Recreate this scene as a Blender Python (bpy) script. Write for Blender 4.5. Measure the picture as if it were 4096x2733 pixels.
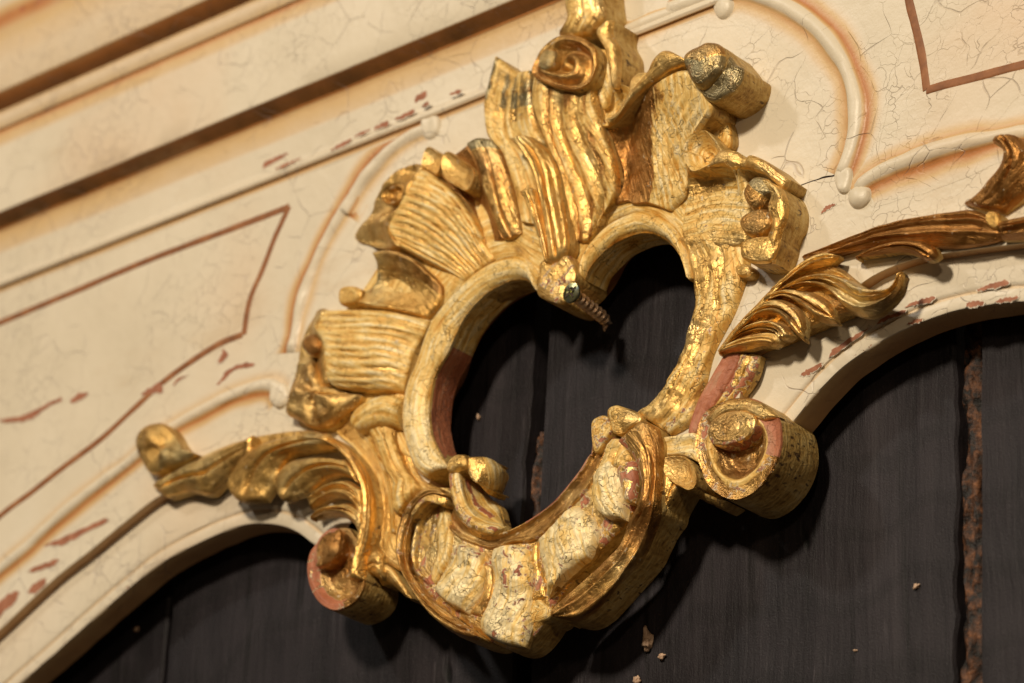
import bpy, bmesh, math, random
import numpy as np
from mathutils import Vector, Matrix
random.seed(4); RNG = np.random.default_rng(4)
for o in list(bpy.data.objects): bpy.data.objects.remove(o)
SC = bpy.context.scene; COL = SC.collection
MM = 0.001; HS = 1.0
# ---------------------------------------------------------------- camera (panel plane is XZ, front is -Y)
W, H = 4096.0, 2733.0
AZ, EL, ROLL, DIST, FPX, TX = math.radians(43.720), math.radians(-24.883), math.radians(3.303), 795.4, 14954.6, -12.39
CD = np.array([math.sin(AZ)*math.cos(EL), -math.cos(AZ)*math.cos(EL), math.sin(EL)])
CAM = np.array([TX, 0, 0]) + DIST*CD
FW = -CD; _r = np.cross(FW, [0, 0, 1.]); _r /= np.linalg.norm(_r); _u = np.cross(_r, FW)
CR_ = math.cos(ROLL)*_r + math.sin(ROLL)*_u; CU = -math.sin(ROLL)*_r + math.cos(ROLL)*_u
def unp(x, y, h):
    "picture point at height h (mm) over the panel face -> X, Y, Z in mm"
    r = FW + CR_*(x - W/2)/FPX - CU*(y - H/2)/FPX
    return CAM + r*((-h - CAM[1])/r[1])
cd = bpy.data.cameras.new('camera'); cam = bpy.data.objects.new('camera', cd); COL.objects.link(cam)
cam.matrix_world = Matrix(((CR_[0], CU[0], -FW[0], CAM[0]*MM), (CR_[1], CU[1], -FW[1], CAM[1]*MM), (CR_[2], CU[2], -FW[2], CAM[2]*MM), (0, 0, 0, 1)))
cd.sensor_width = 36; cd.sensor_fit = 'HORIZONTAL'; cd.lens = FPX/W*36; cd.clip_start = 0.01; cd.clip_end = 50
cd.dof.use_dof = True; cd.dof.aperture_fstop = 21
cd.dof.focus_distance = float((unp(2560, 1950, 3) - CAM) @ FW)*MM
SC.camera = cam
# ---------------------------------------------------------------- light: a dim warm room, ceiling spots in front of the panel, plus an added low glint lamp
wd = bpy.data.worlds.new('World'); SC.world = wd; wd.use_nodes = True
bg = wd.node_tree.nodes['Background']; bg.inputs[0].default_value = (0.62, 0.46, 0.31, 1); bg.inputs[1].default_value = 0.09
def lamp(name, loc, size, power, col, aim=(0, 0, 0)):
    l = bpy.data.lights.new(name, 'AREA'); l.shape = 'DISK'; l.size = size; l.energy = power; l.color = col
    o = bpy.data.objects.new(name, l); COL.objects.link(o); o.location = loc
    o.rotation_euler = (Vector(aim) - Vector(loc)).to_track_quat('-Z', 'Y').to_euler(); return o
lamp('key_fill_lamp', (0.26, -1.30, 0.56), 0.18, 20.5, (1, 0.85, 0.65))
lamp('key_fill_lamp', (-0.75, -1.0, 1.0), 0.12, 4.5, (1, 0.93, 0.84))
lamp('key_fill_lamp', (1.0, -1.15, 0.10), 0.12, 2.4, (1, 0.76, 0.50))  # low lamp at the right, added to put more glints on the gilding
SC.view_settings.view_transform = 'Standard'; SC.view_settings.look = 'None'
SC.view_settings.exposure = 0; SC.view_settings.gamma = 1; SC.view_settings.use_curve_mapping = False
SC.render.engine = 'CYCLES'
# ---------------------------------------------------------------- node helpers
class NT:
    def __init__(s, name):
        s.m = bpy.data.materials.new(name); s.m.use_nodes = True; s.t = s.m.node_tree; s.n = s.t.nodes; s.n.clear()
        s.out = s.n.new('ShaderNodeOutputMaterial'); s.b = s.n.new('ShaderNodeBsdfPrincipled'); s.l(s.b.outputs[0], s.out.inputs[0])
        s.co = s.n.new('ShaderNodeTexCoord').outputs['Object']
    def l(s, a, b): s.t.links.new(a, b)
    def put(s, v, sock):
        if isinstance(v, bpy.types.NodeSocket): s.l(v, sock)
        elif isinstance(v, (tuple, list)) and len(v) == 3 and sock.type == 'RGBA': sock.default_value = (*v, 1)
        else: sock.default_value = v
    def math(s, op, a, b=0.0, c=0.0, clamp=False):
        n = s.n.new('ShaderNodeMath'); n.operation = op; n.use_clamp = clamp
        s.put(a, n.inputs[0]); s.put(b, n.inputs[1]); s.put(c, n.inputs[2]); return n.outputs[0]
    def noise(s, scale, detail=4, rough=.55, co=None, dist=0, col=False):
        n = s.n.new('ShaderNodeTexNoise'); s.l(co or s.co, n.inputs['Vector'])
        n.inputs['Scale'].default_value = scale; n.inputs['Detail'].default_value = detail; n.inputs['Roughness'].default_value = rough
        n.inputs['Distortion'].default_value = dist
        return n.outputs['Color' if col else 'Fac']
    def mapping(s, co, sc=(1, 1, 1), rot=(0, 0, 0), loc=(0, 0, 0)):
        n = s.n.new('ShaderNodeMapping'); s.l(co, n.inputs[0]); n.inputs['Scale'].default_value = sc
        n.inputs['Rotation'].default_value = rot; n.inputs['Location'].default_value = loc; return n.outputs[0]
    def step(s, v, a, b):
        n = s.n.new('ShaderNodeMapRange'); n.interpolation_type = 'SMOOTHSTEP'; n.clamp = True
        s.put(v, n.inputs[0]); s.put(a, n.inputs[1]); s.put(b, n.inputs[2]); return n.outputs[0]
    def mix(s, f, a, b, kind='RGBA', blend='MIX'):
        n = s.n.new('ShaderNodeMix'); n.data_type = kind; n.blend_type = blend
        i = {'RGBA': (0, 6, 7, 2), 'FLOAT': (0, 2, 3, 0), 'VECTOR': (0, 4, 5, 1)}[kind]
        s.put(f, n.inputs[i[0]]); s.put(a, n.inputs[i[1]]); s.put(b, n.inputs[i[2]]); return n.outputs[i[3]]
    def ramp(s, f, stops):
        n = s.n.new('ShaderNodeValToRGB'); s.put(f, n.inputs[0]); e = n.color_ramp.elements
        while len(e) < len(stops): e.new(.5)
        for k, (p, c) in zip(e, stops): k.position = p; k.color = (*c, 1)
        return n.outputs[0]
    def attr(s, name, out='Fac'):
        n = s.n.new('ShaderNodeAttribute'); n.attribute_name = name; return n.outputs[out]
    def warp(s, amt, scale, co=None):
        c = s.noise(scale, 2, .5, co=co, col=True)
        v = s.n.new('ShaderNodeVectorMath'); v.operation = 'MULTIPLY_ADD'; s.l(c, v.inputs[0]); v.inputs[1].default_value = (amt,)*3
        s.l(co or s.co, v.inputs[2]); return v.outputs[0]
    def cracks(s, scale, width, co=None, warp=.004, wscale=200):
        n = s.n.new('ShaderNodeTexVoronoi'); n.feature = 'DISTANCE_TO_EDGE'; s.l(s.warp(warp, wscale, co), n.inputs['Vector'])
        n.inputs['Scale'].default_value = scale; return s.math('SUBTRACT', 1, s.step(n.outputs[0], 0.0, width))
    def bump(s, h, strength, dist, prev=None):
        n = s.n.new('ShaderNodeBump'); s.put(h, n.inputs['Height']); n.inputs['Strength'].default_value = strength; n.inputs['Distance'].default_value = dist
        if prev is not None: s.l(prev, n.inputs['Normal'])
        return n.outputs[0]
    def fin(s, color, rough, metal=0.0, normal=None, spec=None):
        s.put(color, s.b.inputs['Base Color']); s.put(rough, s.b.inputs['Roughness']); s.put(metal, s.b.inputs['Metallic'])
        if normal is not None: s.l(normal, s.b.inputs['Normal'])
        if spec is not None: s.put(spec, s.b.inputs['Specular IOR Level'])
        return s.m
def mat_gilt(name, side=False):
    m = NT(name)
    cream, bole, crack, tone = m.attr('cream'), m.attr('bole'), m.attr('crack'), m.attr('tone')
    st = m.attr('st', 'Vector')
    streak = m.noise(900, 4, .6, co=m.mapping(st, (.10, 1, 1)))
    n1 = m.noise(140, 6, .65); n2 = m.noise(420, 5, .6, dist=.6); n3 = m.noise(60, 3, .5); fine = m.noise(4200, 3, .6)
    cm = m.step(m.math('ADD', cream, m.math('ADD', m.math('MULTIPLY', m.math('SUBTRACT', n1, .5), 1.1), m.math('MULTIPLY', m.math('SUBTRACT', streak, .5), .7))), .42, .62)
    bv = m.math('ADD', bole, m.math('MULTIPLY', m.math('SUBTRACT', n2, .5), 1.5))
    bm = m.step(bv, .52, .55); ring = m.math('SUBTRACT', m.step(bv, .465, .49), bm)
    gold = m.ramp(m.noise(75, 4, .6), [(.25, (.50, .26, .055)), (.5, (.78, .49, .15)), (.75, (.92, .71, .33))])
    gold = m.mix(m.math('MULTIPLY', m.step(n3, .54, .70), .55), gold, (.50, .44, .23))
    gold = m.mix(m.math('MULTIPLY', m.step(streak, .55, .75), .45), gold, (.38, .20, .05))
    tm = m.step(m.math('ADD', tone, m.math('MULTIPLY', m.math('SUBTRACT', m.noise(110, 4, .6), .5), .9)), .25, .75)
    gold = m.mix(tm, gold, m.mix(n2, (.24, .100, .020), (.46, .225, .06)))
    vm = m.step(m.math('ADD', m.math('MULTIPLY', tone, -1), m.math('MULTIPLY', m.math('SUBTRACT', m.noise(150, 4, .6), .5), .8)), .1, .55)
    gold = m.mix(m.math('MULTIPLY', vm, .85), gold, m.mix(n2, (.17, .145, .075), (.36, .33, .21)))
    gold = m.mix(m.math('MULTIPLY', m.step(m.noise(230, 5, .7, co=m.mapping(m.co, loc=(4, 2, 1))), .58, .66), .6), gold, (.30, .13, .03))
    cr = m.ramp(m.math('ADD', m.math('MULTIPLY', m.math('SUBTRACT', cream, .72), .22), m.math('ADD', m.math('MULTIPLY', streak, .6), m.math('MULTIPLY', n1, .4))), [(.32, (.40, .155, .018)), (.43, (.64, .34, .06)), (.52, (.80, .55, .18)), (.64, (.88, .74, .43))])
    bo = m.ramp(m.noise(300, 3, .6, co=m.mapping(st, (.3, 1, 1))), [(.3, (.28, .080, .032)), (.55, (.46, .165, .080)), (.78, (.44, .27, .16))])
    ck = m.math('MULTIPLY', m.cracks(270, .020, warp=.008, wscale=240), m.math('MULTIPLY', crack, m.step(m.noise(170, 3, .6), .40, .52)))
    ck2 = m.math('MULTIPLY', m.cracks(620, .03, warp=.004, wscale=420), m.math('MULTIPLY', crack, m.step(n1, .45, .6)))
    ck = m.math('MAXIMUM', ck, m.math('MULTIPLY', ck2, .7), clamp=True)
    fl = m.math('MULTIPLY', m.step(m.noise(520, 4, .65, co=m.mapping(m.co, loc=(1, 7, 3))), .655, .675), m.step(n1, .42, .55))
    col = m.mix(cm, gold, cr); col = m.mix(m.math('MULTIPLY', fl, .75), col, (.70, .60, .42)); col = m.mix(m.math('MULTIPLY', ring, .8), col, (.66, .56, .38)); col = m.mix(bm, col, bo)
    col = m.mix(m.math('MULTIPLY', ck, .72), col, (.10, .05, .02))
    met = m.mix(cm, m.mix(m.step(n2, .35, .6), .92, .70, 'FLOAT'), .15, 'FLOAT'); met = m.math('MULTIPLY', met, m.math('SUBTRACT', 1, m.math('MAXIMUM', fl, m.math('MAXIMUM', bm, ring))), clamp=True)
    ro = m.mix(cm, m.mix(n2, .24, .46, 'FLOAT'), m.mix(n1, .36, .60, 'FLOAT'), 'FLOAT'); ro = m.mix(bm, ro, .55, 'FLOAT')
    b = m.bump(m.math('SUBTRACT', m.math('MULTIPLY', n2, .6), m.math('ADD', m.math('MULTIPLY', ck, .8), m.math('ADD', m.math('MULTIPLY', bm, .8), m.math('MULTIPLY', fl, -.5)))), 1.0, .00055)
    b = m.bump(m.math('ADD', m.math('MULTIPLY', streak, 1.0), m.math('MULTIPLY', n1, .8)), .7, .0006, b)
    b = m.bump(fine, .35, .00009, b)
    return m.fin(col, ro, met, b)
def mat_side():
    m = NT('gilded_side'); wc = m.warp(.0012, 300); n = m.noise(160, 5, .6)
    rows = m.noise(1, 3, .6, co=m.mapping(wc, (420, 1300, 420))); cols = m.noise(1, 3, .6, co=m.mapping(wc, (1100, 420, 1100)))
    weave = m.math('ADD', m.math('MULTIPLY', rows, .6), m.math('MULTIPLY', cols, .4))
    col = m.ramp(m.math('ADD', m.math('MULTIPLY', weave, .6), m.math('MULTIPLY', n, .4)), [(.36, (.20, .10, .025)), (.48, (.46, .29, .085)), (.56, (.58, .41, .15)), (.68, (.66, .52, .26))])
    dk = m.math('MULTIPLY', m.step(m.noise(1, 2, .5, co=m.mapping(wc, (900, 420, 900))), .58, .66), m.step(m.noise(90, 3, .6), .46, .58)); col = m.mix(m.math('MULTIPLY', dk, .85), col, (.05, .025, .018))
    b = m.bump(weave, 1.0, .0006); b = m.bump(m.math('ADD', dk, m.math('MULTIPLY', n, -1)), -.8, .0005, b)
    return m.fin(col, m.mix(n, .34, .56, 'FLOAT'), .35, b)
def mat_paint(name, stains=True, cracks=True):
    "old cream paint; attribute wash: 0 cream .. 1 orange brown glaze, on downward faces painted shade; attribute bole: chips to the red ground"
    m = NT(name); n1 = m.noise(16, 4, .6); n2 = m.noise(90, 5, .6); n3 = m.noise(900, 3, .6); glaze_shade = m.attr('glaze_shade'); bole = m.attr('bole')
    col = m.ramp(n1, [(.3, (.60, .53, .40)), (.55, (.675, .60, .465)), (.75, (.70, .635, .51))])
    if stains: col = m.mix(m.math('MULTIPLY', m.step(m.noise(11, 3, .55, co=m.mapping(m.co, (1, 1, 1), loc=(3, 1, 2))), .48, .70), .6), col, (.64, .44, .27))
    ws = m.math('MULTIPLY', glaze_shade, m.mix(n2, .75, 1.3, 'FLOAT'))
    wr = m.ramp(m.math('MULTIPLY', ws, 1/1.5), [(0, (.69, .61, .50)), (.27, (.60, .42, .21)), (.62, (.44, .175, .05)), (.80, (.24, .10, .025)), (.95, (.10, .045, .01))])
    col = m.mix(m.step(ws, 0, .28), col, wr)
    ck = 0.0
    if cracks:
        ck = m.math('MULTIPLY', m.cracks(95, m.mix(m.step(m.noise(70, 3, .6), .38, .68), .0015, .024, 'FLOAT'), warp=.011, wscale=55), m.step(n2, .46, .58))
        ck2 = m.math('MULTIPLY', m.cracks(270, m.mix(m.step(m.noise(130, 3, .6), .40, .66), .002, .034, 'FLOAT'), warp=.007, wscale=200), m.step(m.noise(40, 3, .5), .47, .60))
        ck = m.math('MAXIMUM', ck, m.math('MULTIPLY', ck2, .8))
        col = m.mix(m.math('MULTIPLY', ck, .30), col, (.36, .29, .29))
    bv = m.math('ADD', bole, m.math('MULTIPLY', m.math('SUBTRACT', m.noise(260, 4, .6), .5), 1.3)); bm = m.step(bv, .55, .58)
    col = m.mix(bm, col, (.40, .135, .06))
    grime = m.step(m.noise(34, 5, .65, co=m.mapping(m.co, (.55, 1, 1.5), loc=(9, 2, 4))), .58, .74); col = m.mix(m.math('MULTIPLY', grime, .38), col, (.50, .37, .22))
    speck = m.step(m.noise(1500, 2, .5), .73, .77); col = m.mix(m.math('MULTIPLY', speck, .35), col, (.45, .36, .24))
    b = m.bump(m.math('SUBTRACT', m.math('MULTIPLY', n3, .25), m.math('ADD', ck, m.math('MULTIPLY', bm, .8))), .7, .0003)
    b = m.bump(n2, .5, .0008, b)
    return m.fin(col, m.mix(n2, .34, .50, 'FLOAT'), 0, b, .45)
def mat_line():
    m = NT('red_brown_line_paint'); n = m.noise(300, 4, .6)
    return m.fin(m.ramp(n, [(.3, (.17, .062, .018)), (.6, (.28, .108, .034)), (.8, (.38, .18, .07))]), .65, 0, m.bump(n, .6, .0003))
def mat_bare():
    m = NT('bare_red_ground'); n = m.noise(420, 4, .6)
    return m.fin(m.ramp(n, [(.3, (.24, .085, .04)), (.6, (.37, .15, .08)), (.85, (.46, .26, .16))]), .7, 0, m.bump(n, .6, .0003))
def mat_board():
    m = NT('charred_board'); wco = m.warp(.006, 18); g = m.noise(120, 6, .7, co=m.mapping(wco, (1, 1, .06))); n = m.noise(22, 4, .6); f = m.noise(2600, 3, .7); g2 = m.noise(700, 5, .7, co=m.mapping(wco, (1, 1, .10)))
    kn = m.n.new('ShaderNodeTexWave'); kn.wave_type = 'RINGS'; m.l(m.warp(.02, 22, m.mapping(m.co, (1, 1, .45), loc=(-.085, 0, -.036))), kn.inputs[0]); kn.inputs['Scale'].default_value = 45; kn.inputs['Distortion'].default_value = 3; kn.inputs['Detail'].default_value = 3
    gl = m.math('MULTIPLY', m.step(m.noise(1, 3, .6, co=m.mapping(wco, (330, 330, 9))), .56, .66), m.step(n, .35, .6))
    big = m.noise(9, 4, .6, co=m.mapping(m.co, (1, 1, .5)))
    col = m.ramp(m.math('ADD', m.math('MULTIPLY', g, .46), m.math('ADD', m.math('MULTIPLY', n, .30), m.math('MULTIPLY', big, .24))), [(.36, (.0040, .0031, .0042)), (.47, (.0110, .0088, .0112)), (.56, (.0225, .0185, .0220)), (.68, (.045, .038, .042))])
    col = m.mix(m.math('MULTIPLY', m.step(kn.outputs['Fac'], .80, .97), .25), col, (.004, .0035, .004))
    col = m.mix(m.math('MULTIPLY', m.step(f, .60, .72), .40), col, (.075, .068, .074))
    fib = m.math('MULTIPLY', m.step(m.noise(1, 4, .7, co=m.mapping(wco, (1400, 1400, 60))), .60, .74), m.step(m.noise(30, 3, .6), .42, .62)); col = m.mix(m.math('MULTIPLY', fib, .55), col, (.085, .074, .082))
    scf = m.step(m.noise(14, 5, .7, co=m.mapping(m.co, (1, 1, .6), loc=(2, 0, 5))), .54, .70); col = m.mix(m.math('MULTIPLY', scf, .5), col, (.034, .029, .038))
    col = m.mix(m.math('MULTIPLY', gl, .75), col, (.0030, .0024, .0026))
    pit = m.step(m.noise(75, 3, .6, co=m.mapping(m.co, (1, 1, .4))), .70, .74); col = m.mix(pit, col, (.002, .002, .002))
    b = m.bump(m.math('SUBTRACT', m.math('ADD', g, m.math('MULTIPLY', g2, .5)), pit), .6, .0007); b = m.bump(m.math('ADD', f, kn.outputs['Fac']), .45, .0003, b)
    return m.fin(col, m.mix(n, .46, .70, 'FLOAT'), 0, b, .26)
def mat_simple(name, stops, scale, rough, metal=0, bs=.6, bd=.0004):
    m = NT(name); n = m.noise(scale, 5, .65); return m.fin(m.ramp(n, stops), rough, metal, m.bump(n, bs, bd))
GILT = mat_gilt('worn_gilding'); SIDE = mat_side(); PAINT = mat_paint('cream_paint'); LINE = mat_line(); BARE = mat_bare(); BOARD = mat_board()
TORN = mat_simple('torn_brown_wood', [(.42, (.004, .002, .0015)), (.55, (.07, .025, .008)), (.78, (.30, .12, .042))], 420, .65, bs=1, bd=.001)
RIM = mat_simple('white_ground', [(.3, (.55, .47, .36)), (.7, (.74, .68, .56))], 700, .7)
DARK = mat_simple('crack_dirt', [(.3, (.02, .012, .008)), (.7, (.06, .035, .02))], 500, .8)
CHIP = mat_simple('pale_splinter', [(.3, (.30, .18, .11)), (.6, (.55, .38, .26))], 900, .7)
ZINC = mat_simple('yellow_zinc', [(.3, (.30, .36, .16)), (.5, (.55, .52, .26)), (.7, (.30, .42, .45))], 900, .22, 1, .2, .0001)
STEEL = mat_simple('dull_screw_steel', [(.3, (.42, .27, .16)), (.7, (.85, .66, .48))], 700, .38, 1)
# ---------------------------------------------------------------- mesh helpers
ORG = {'Z1': (1900, 0), 'Z2': (1100, 500), 'Z3': (2200, 450), 'Z4': (1100, 1300), 'Z5': (2100, 1300), 'Z6': (1400, 1800), 'Z7': (400, 1500), 'Z8': (2700, 0),
       'A1': (0, 0), 'A2': (0, 900), 'A3': (0, 1799), 'A4': (2696, 800), 'A5': (2696, 1799), 'A6': (1000, 0), 'B1': (1100, 1900), 'B2': (1600, 1700), 'F': (0, 0)}
def P(s):
    "parse 'Z2 x,y,h x,y ..' (detail views of the picture) into panel points X, Z, h in mm"
    k, h, out = 'F', 0.0, []
    for t in s.split():
        if t[0].isalpha(): k = t; continue
        v = [float(q) for q in t.split(',')]
        if len(v) > 2: h = v[2]
        sc = {'B': .29787, 'F': 1.0}.get(k[0], .59574)
        he = h*HS if h > 0 else h
        p = unp(ORG[k][0] + v[0]*sc, ORG[k][1] + v[1]*sc, he); out.append((p[0], p[2], he))
    return np.array(out)
def crom(p, n, closed=False):
    p = np.asarray(p, float)
    if len(p) == 2 and not closed: t = np.linspace(0, 1, n)[:, None]; return p[0]*(1-t) + p[1]*t
    q = np.vstack([p[-1], p, p[0], p[1]]) if closed else np.vstack([2*p[0]-p[1], p, 2*p[-1]-p[-2]])
    d = []; K = 16; t = np.linspace(0, 1, K, endpoint=False)[:, None]
    for i in range(len(q)-3):
        a, b, c, e = q[i:i+4]
        d.append(.5*(2*b + (c-a)*t + (2*a-5*b+4*c-e)*t**2 + (3*b-a-3*c+e)*t**3))
    d = np.vstack(d + [q[-2][None]])
    s = np.r_[0, np.cumsum(np.linalg.norm(np.diff(d, axis=0), axis=1))]
    w = np.linspace(0, s[-1], n+1)[:-1] if closed else np.linspace(0, s[-1], n)
    return np.stack([np.interp(w, s, d[:, k]) for k in range(d.shape[1])], 1)
_T = RNG.random((32, 32, 32))
def vnoise(p):
    i = np.floor(p).astype(int); f = p - i; f = f*f*(3-2*f); r = 0
    for dx in (0, 1):
        for dy in (0, 1):
            for dz in (0, 1):
                wt = (f[..., 0] if dx else 1-f[..., 0])*(f[..., 1] if dy else 1-f[..., 1])*(f[..., 2] if dz else 1-f[..., 2])
                r = r + wt*_T[(i[..., 0]+dx) % 32, (i[..., 1]+dy) % 32, (i[..., 2]+dz) % 32]
    return r - .5
class Root:
    def __init__(s, name, at, label=None, cat=None, group=None, kind=None):
        s.o = bpy.data.objects.new(name, None); COL.objects.link(s.o); s.o.empty_display_size = .01
        s.c = np.array([at[0], -at[2], at[1]])*MM; s.o.location = s.c
        tag(s.o, label, cat, group, kind)
def tag(o, label=None, cat=None, group=None, kind=None):
    for k, v in (('label', label), ('category', cat), ('group', group), ('kind', kind)):
        if v: o[k] = v
    return o
def mesh(name, root, V, F, mats, mi=None, attrs=None, sharp=55, st=None):
    "V rows are X, Z, h in mm"
    V = np.asarray(V, float); co = np.stack([V[:, 0], -V[:, 2], V[:, 1]], 1)*MM
    if root is not None: co = co - root.c
    me = bpy.data.meshes.new(name); me.from_pydata(co.tolist(), [], F)
    for m in mats: me.materials.append(m)
    me.polygons.foreach_set('use_smooth', [True]*len(me.polygons))
    if mi is not None: me.polygons.foreach_set('material_index', mi)
    for k, a in (attrs or {}).items():
        at = me.attributes.new(k, 'FLOAT', 'POINT'); at.data.foreach_set('value', np.broadcast_to(np.asarray(a, float), (len(V),)).copy())
    if st is not None:
        at = me.attributes.new('st', 'FLOAT_VECTOR', 'POINT'); at.data.foreach_set('vector', (np.asarray(st)*MM).ravel())
    me.update()
    if sharp: me.set_sharp_from_angle(angle=math.radians(sharp))
    o = bpy.data.objects.new(name, me); COL.objects.link(o)
    if root is not None: o.parent = root.o
    return o
def ev(f, U, Vv): return f(U, Vv) if callable(f) else np.full(U.shape, float(f))
def skirt(V, F, mi, loop, base, flare=.18, smi=1):
    "walls from a boundary loop (vertex ids, outline seen from the front) down to height base"
    n = len(loop); B = V[loop]; t = np.roll(B, -1, 0) - np.roll(B, 1, 0)
    nx = np.stack([t[:, 1], -t[:, 0]], 1); nx /= np.linalg.norm(nx, axis=1)[:, None] + 1e-9
    a = .5*np.sum(B[:, 0]*np.roll(B[:, 1], -1) - np.roll(B[:, 0], -1)*B[:, 1])
    if a < 0: nx = -nx
    bs = np.full(n, base) if not callable(base) else base(B)
    r1 = B.copy(); r1[:, :2] += nx*flare; r1[:, 2] = np.maximum(B[:, 2] - .45, bs)
    r2 = r1.copy(); r2[:, 2] = np.minimum(bs, B[:, 2] - .05)
    i0 = len(V); V = np.vstack([V, r1, r2])
    for k in range(n):
        j = (k+1) % n; q = [(loop[k], loop[j], i0+j, i0+k), (i0+k, i0+j, i0+n+j, i0+n+k)]
        if a > 0: q = [x[::-1] for x in q]
        F += q; mi += [0, smi]
    return V, F, mi
def patch(name, root, rails, nu=56, nv=22, base=0.0, thick=None, bulge=0, ribs=None, rnd=.5, rw=1.2, cream=.2, bole=0, crack=.3, tone=.3, rough=.14, mats=None, sw=True, fn=None, wear=.25, ends=(1, 1)):
    R = [crom(P(r) if isinstance(r, str) else r, nu) for r in rails]
    G = np.stack([crom(np.stack([r[i] for r in R]), nv) if len(R) > 2 else R[0][i] + (R[1][i]-R[0][i])*np.linspace(0, 1, nv)[:, None] for i in range(nu)])   # nu, nv, 3
    U, Vv = np.meshgrid(np.linspace(0, 1, nu), np.linspace(0, 1, nv), indexing='ij')
    du = np.linalg.norm(np.diff(G, axis=0), axis=2).sum(0); dv = np.linalg.norm(np.diff(G, axis=1), axis=2).sum(1)
    lu, lv = du.mean(), dv[:, None]
    if base is not None and not callable(base) and base > 0: base *= HS
    D = np.zeros(U.shape); RW = np.zeros(U.shape)
    D += bulge*(1-(2*Vv-1)**2)
    if ribs:
        n, dp = ribs[:2]; fade = np.clip(U*8, 0, 1)*np.clip((1-U)*8, .25, 1) if len(ribs) < 3 else 1
        wv = Vv + (.8*np.sin(Vv*7+n) + .5*np.sin(Vv*17+2*n) + .35*np.sin(U*5 + n + Vv*4))*Vv*(1-Vv)/n*1.1
        sn = np.abs(np.sin(math.pi*n*wv))
        am = .8 + 1.2*vnoise(np.stack([wv*n*.9, U*1.5, U*0+n], 2))
        D += (dp*am*(sn**.85 - .6) if dp > 0 else dp*am*(.5+.5*np.cos(2*math.pi*n*wv)))*fade; RW = (sn-.62 if dp > 0 else sn-.5)*np.minimum(fade, 1)
    if fn is not None: D += fn(U, Vv)
    d = np.minimum(np.minimum(Vv, 1-Vv)*lv, np.minimum(U if ends[0] else U*0+9, (1-U) if ends[1] else U*0+9)*lu); w = np.clip(1-d/rw, 0, 1)
    D -= rnd*(1-np.sqrt(np.clip(1-w*w, 0, 1)))
    gu = np.gradient(G, axis=0); gv = np.gradient(G, axis=1); N = np.cross(gu, gv); N /= np.linalg.norm(N, axis=2)[..., None] + 1e-9
    sg = np.sign(N[..., 2].mean()) or 1.0; N *= sg
    q = G.copy(); D = D + rough*(vnoise(q/3.2)*1.6 + vnoise(q/1.3 + 9)*.6 + (vnoise(q/.65 + 4)*.45 if rough > .4 else 0))
    N2 = N*.6; N2[..., 2] += .4; N2[..., 2] = np.abs(N2[..., 2]) + .15; N2 /= np.linalg.norm(N2, axis=2)[..., None]
    G = G + N2*D[..., None]
    V = G.reshape(-1, 3); I = np.arange(nu*nv).reshape(nu, nv); F = []; mi = []
    flip = sg > 0
    for i in range(nu-1):
        for j in range(nv-1):
            f = (I[i, j], I[i+1, j], I[i+1, j+1], I[i, j+1]); F.append(tuple(int(x) for x in (f if flip else f[::-1]))); mi.append(0)
    # X,Z,h is left handed against X,Y,Z: faces keep the front side by the sign test below
    loop = [int(x) for x in np.r_[I[:, 0], I[-1, 1:], I[-2::-1, -1], I[0, -2:0:-1]]]
    n0 = len(V)
    if base is not None or thick is not None:
        b = (lambda B: B[:, 2]-thick) if thick is not None else base
        V, F, mi = skirt(V, F, mi, loop, b, smi=1 if sw else 0)
        ext = loop + loop
    else: ext = []
    def full(a): a = ev(a, U, Vv).reshape(-1); return np.r_[a, a[ext]] if ext else a
    st = np.stack([(U*lu).reshape(-1), (Vv*lv).reshape(-1), np.zeros(n0)], 1); st = st + np.array([sum(map(ord, name)) % 97, len(bpy.data.objects) % 53*7, 0])
    if ext: st = np.vstack([st, st[ext]])
    o = mesh(name, root, V, F, mats or [GILT, SIDE], mi, dict(cream=full(lambda a, b: ev(cream, a, b) + wear*RW), bole=full(bole), crack=full(crack), tone=full(tone), glaze_shade=np.zeros(len(V))), st=st)
    fixn(o, I, nu, nv); return o
def fixn(o, *a):
    "make faces look outwards: flip all if the mean front normal points into the panel"
    me = o.data; n = np.zeros(len(me.polygons)*3); me.polygons.foreach_get('normal', n); ar = np.zeros(len(me.polygons)); me.polygons.foreach_get('area', ar)
    if (n.reshape(-1, 3)[:, 1]*ar).sum() > 0: me.flip_normals()
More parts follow.
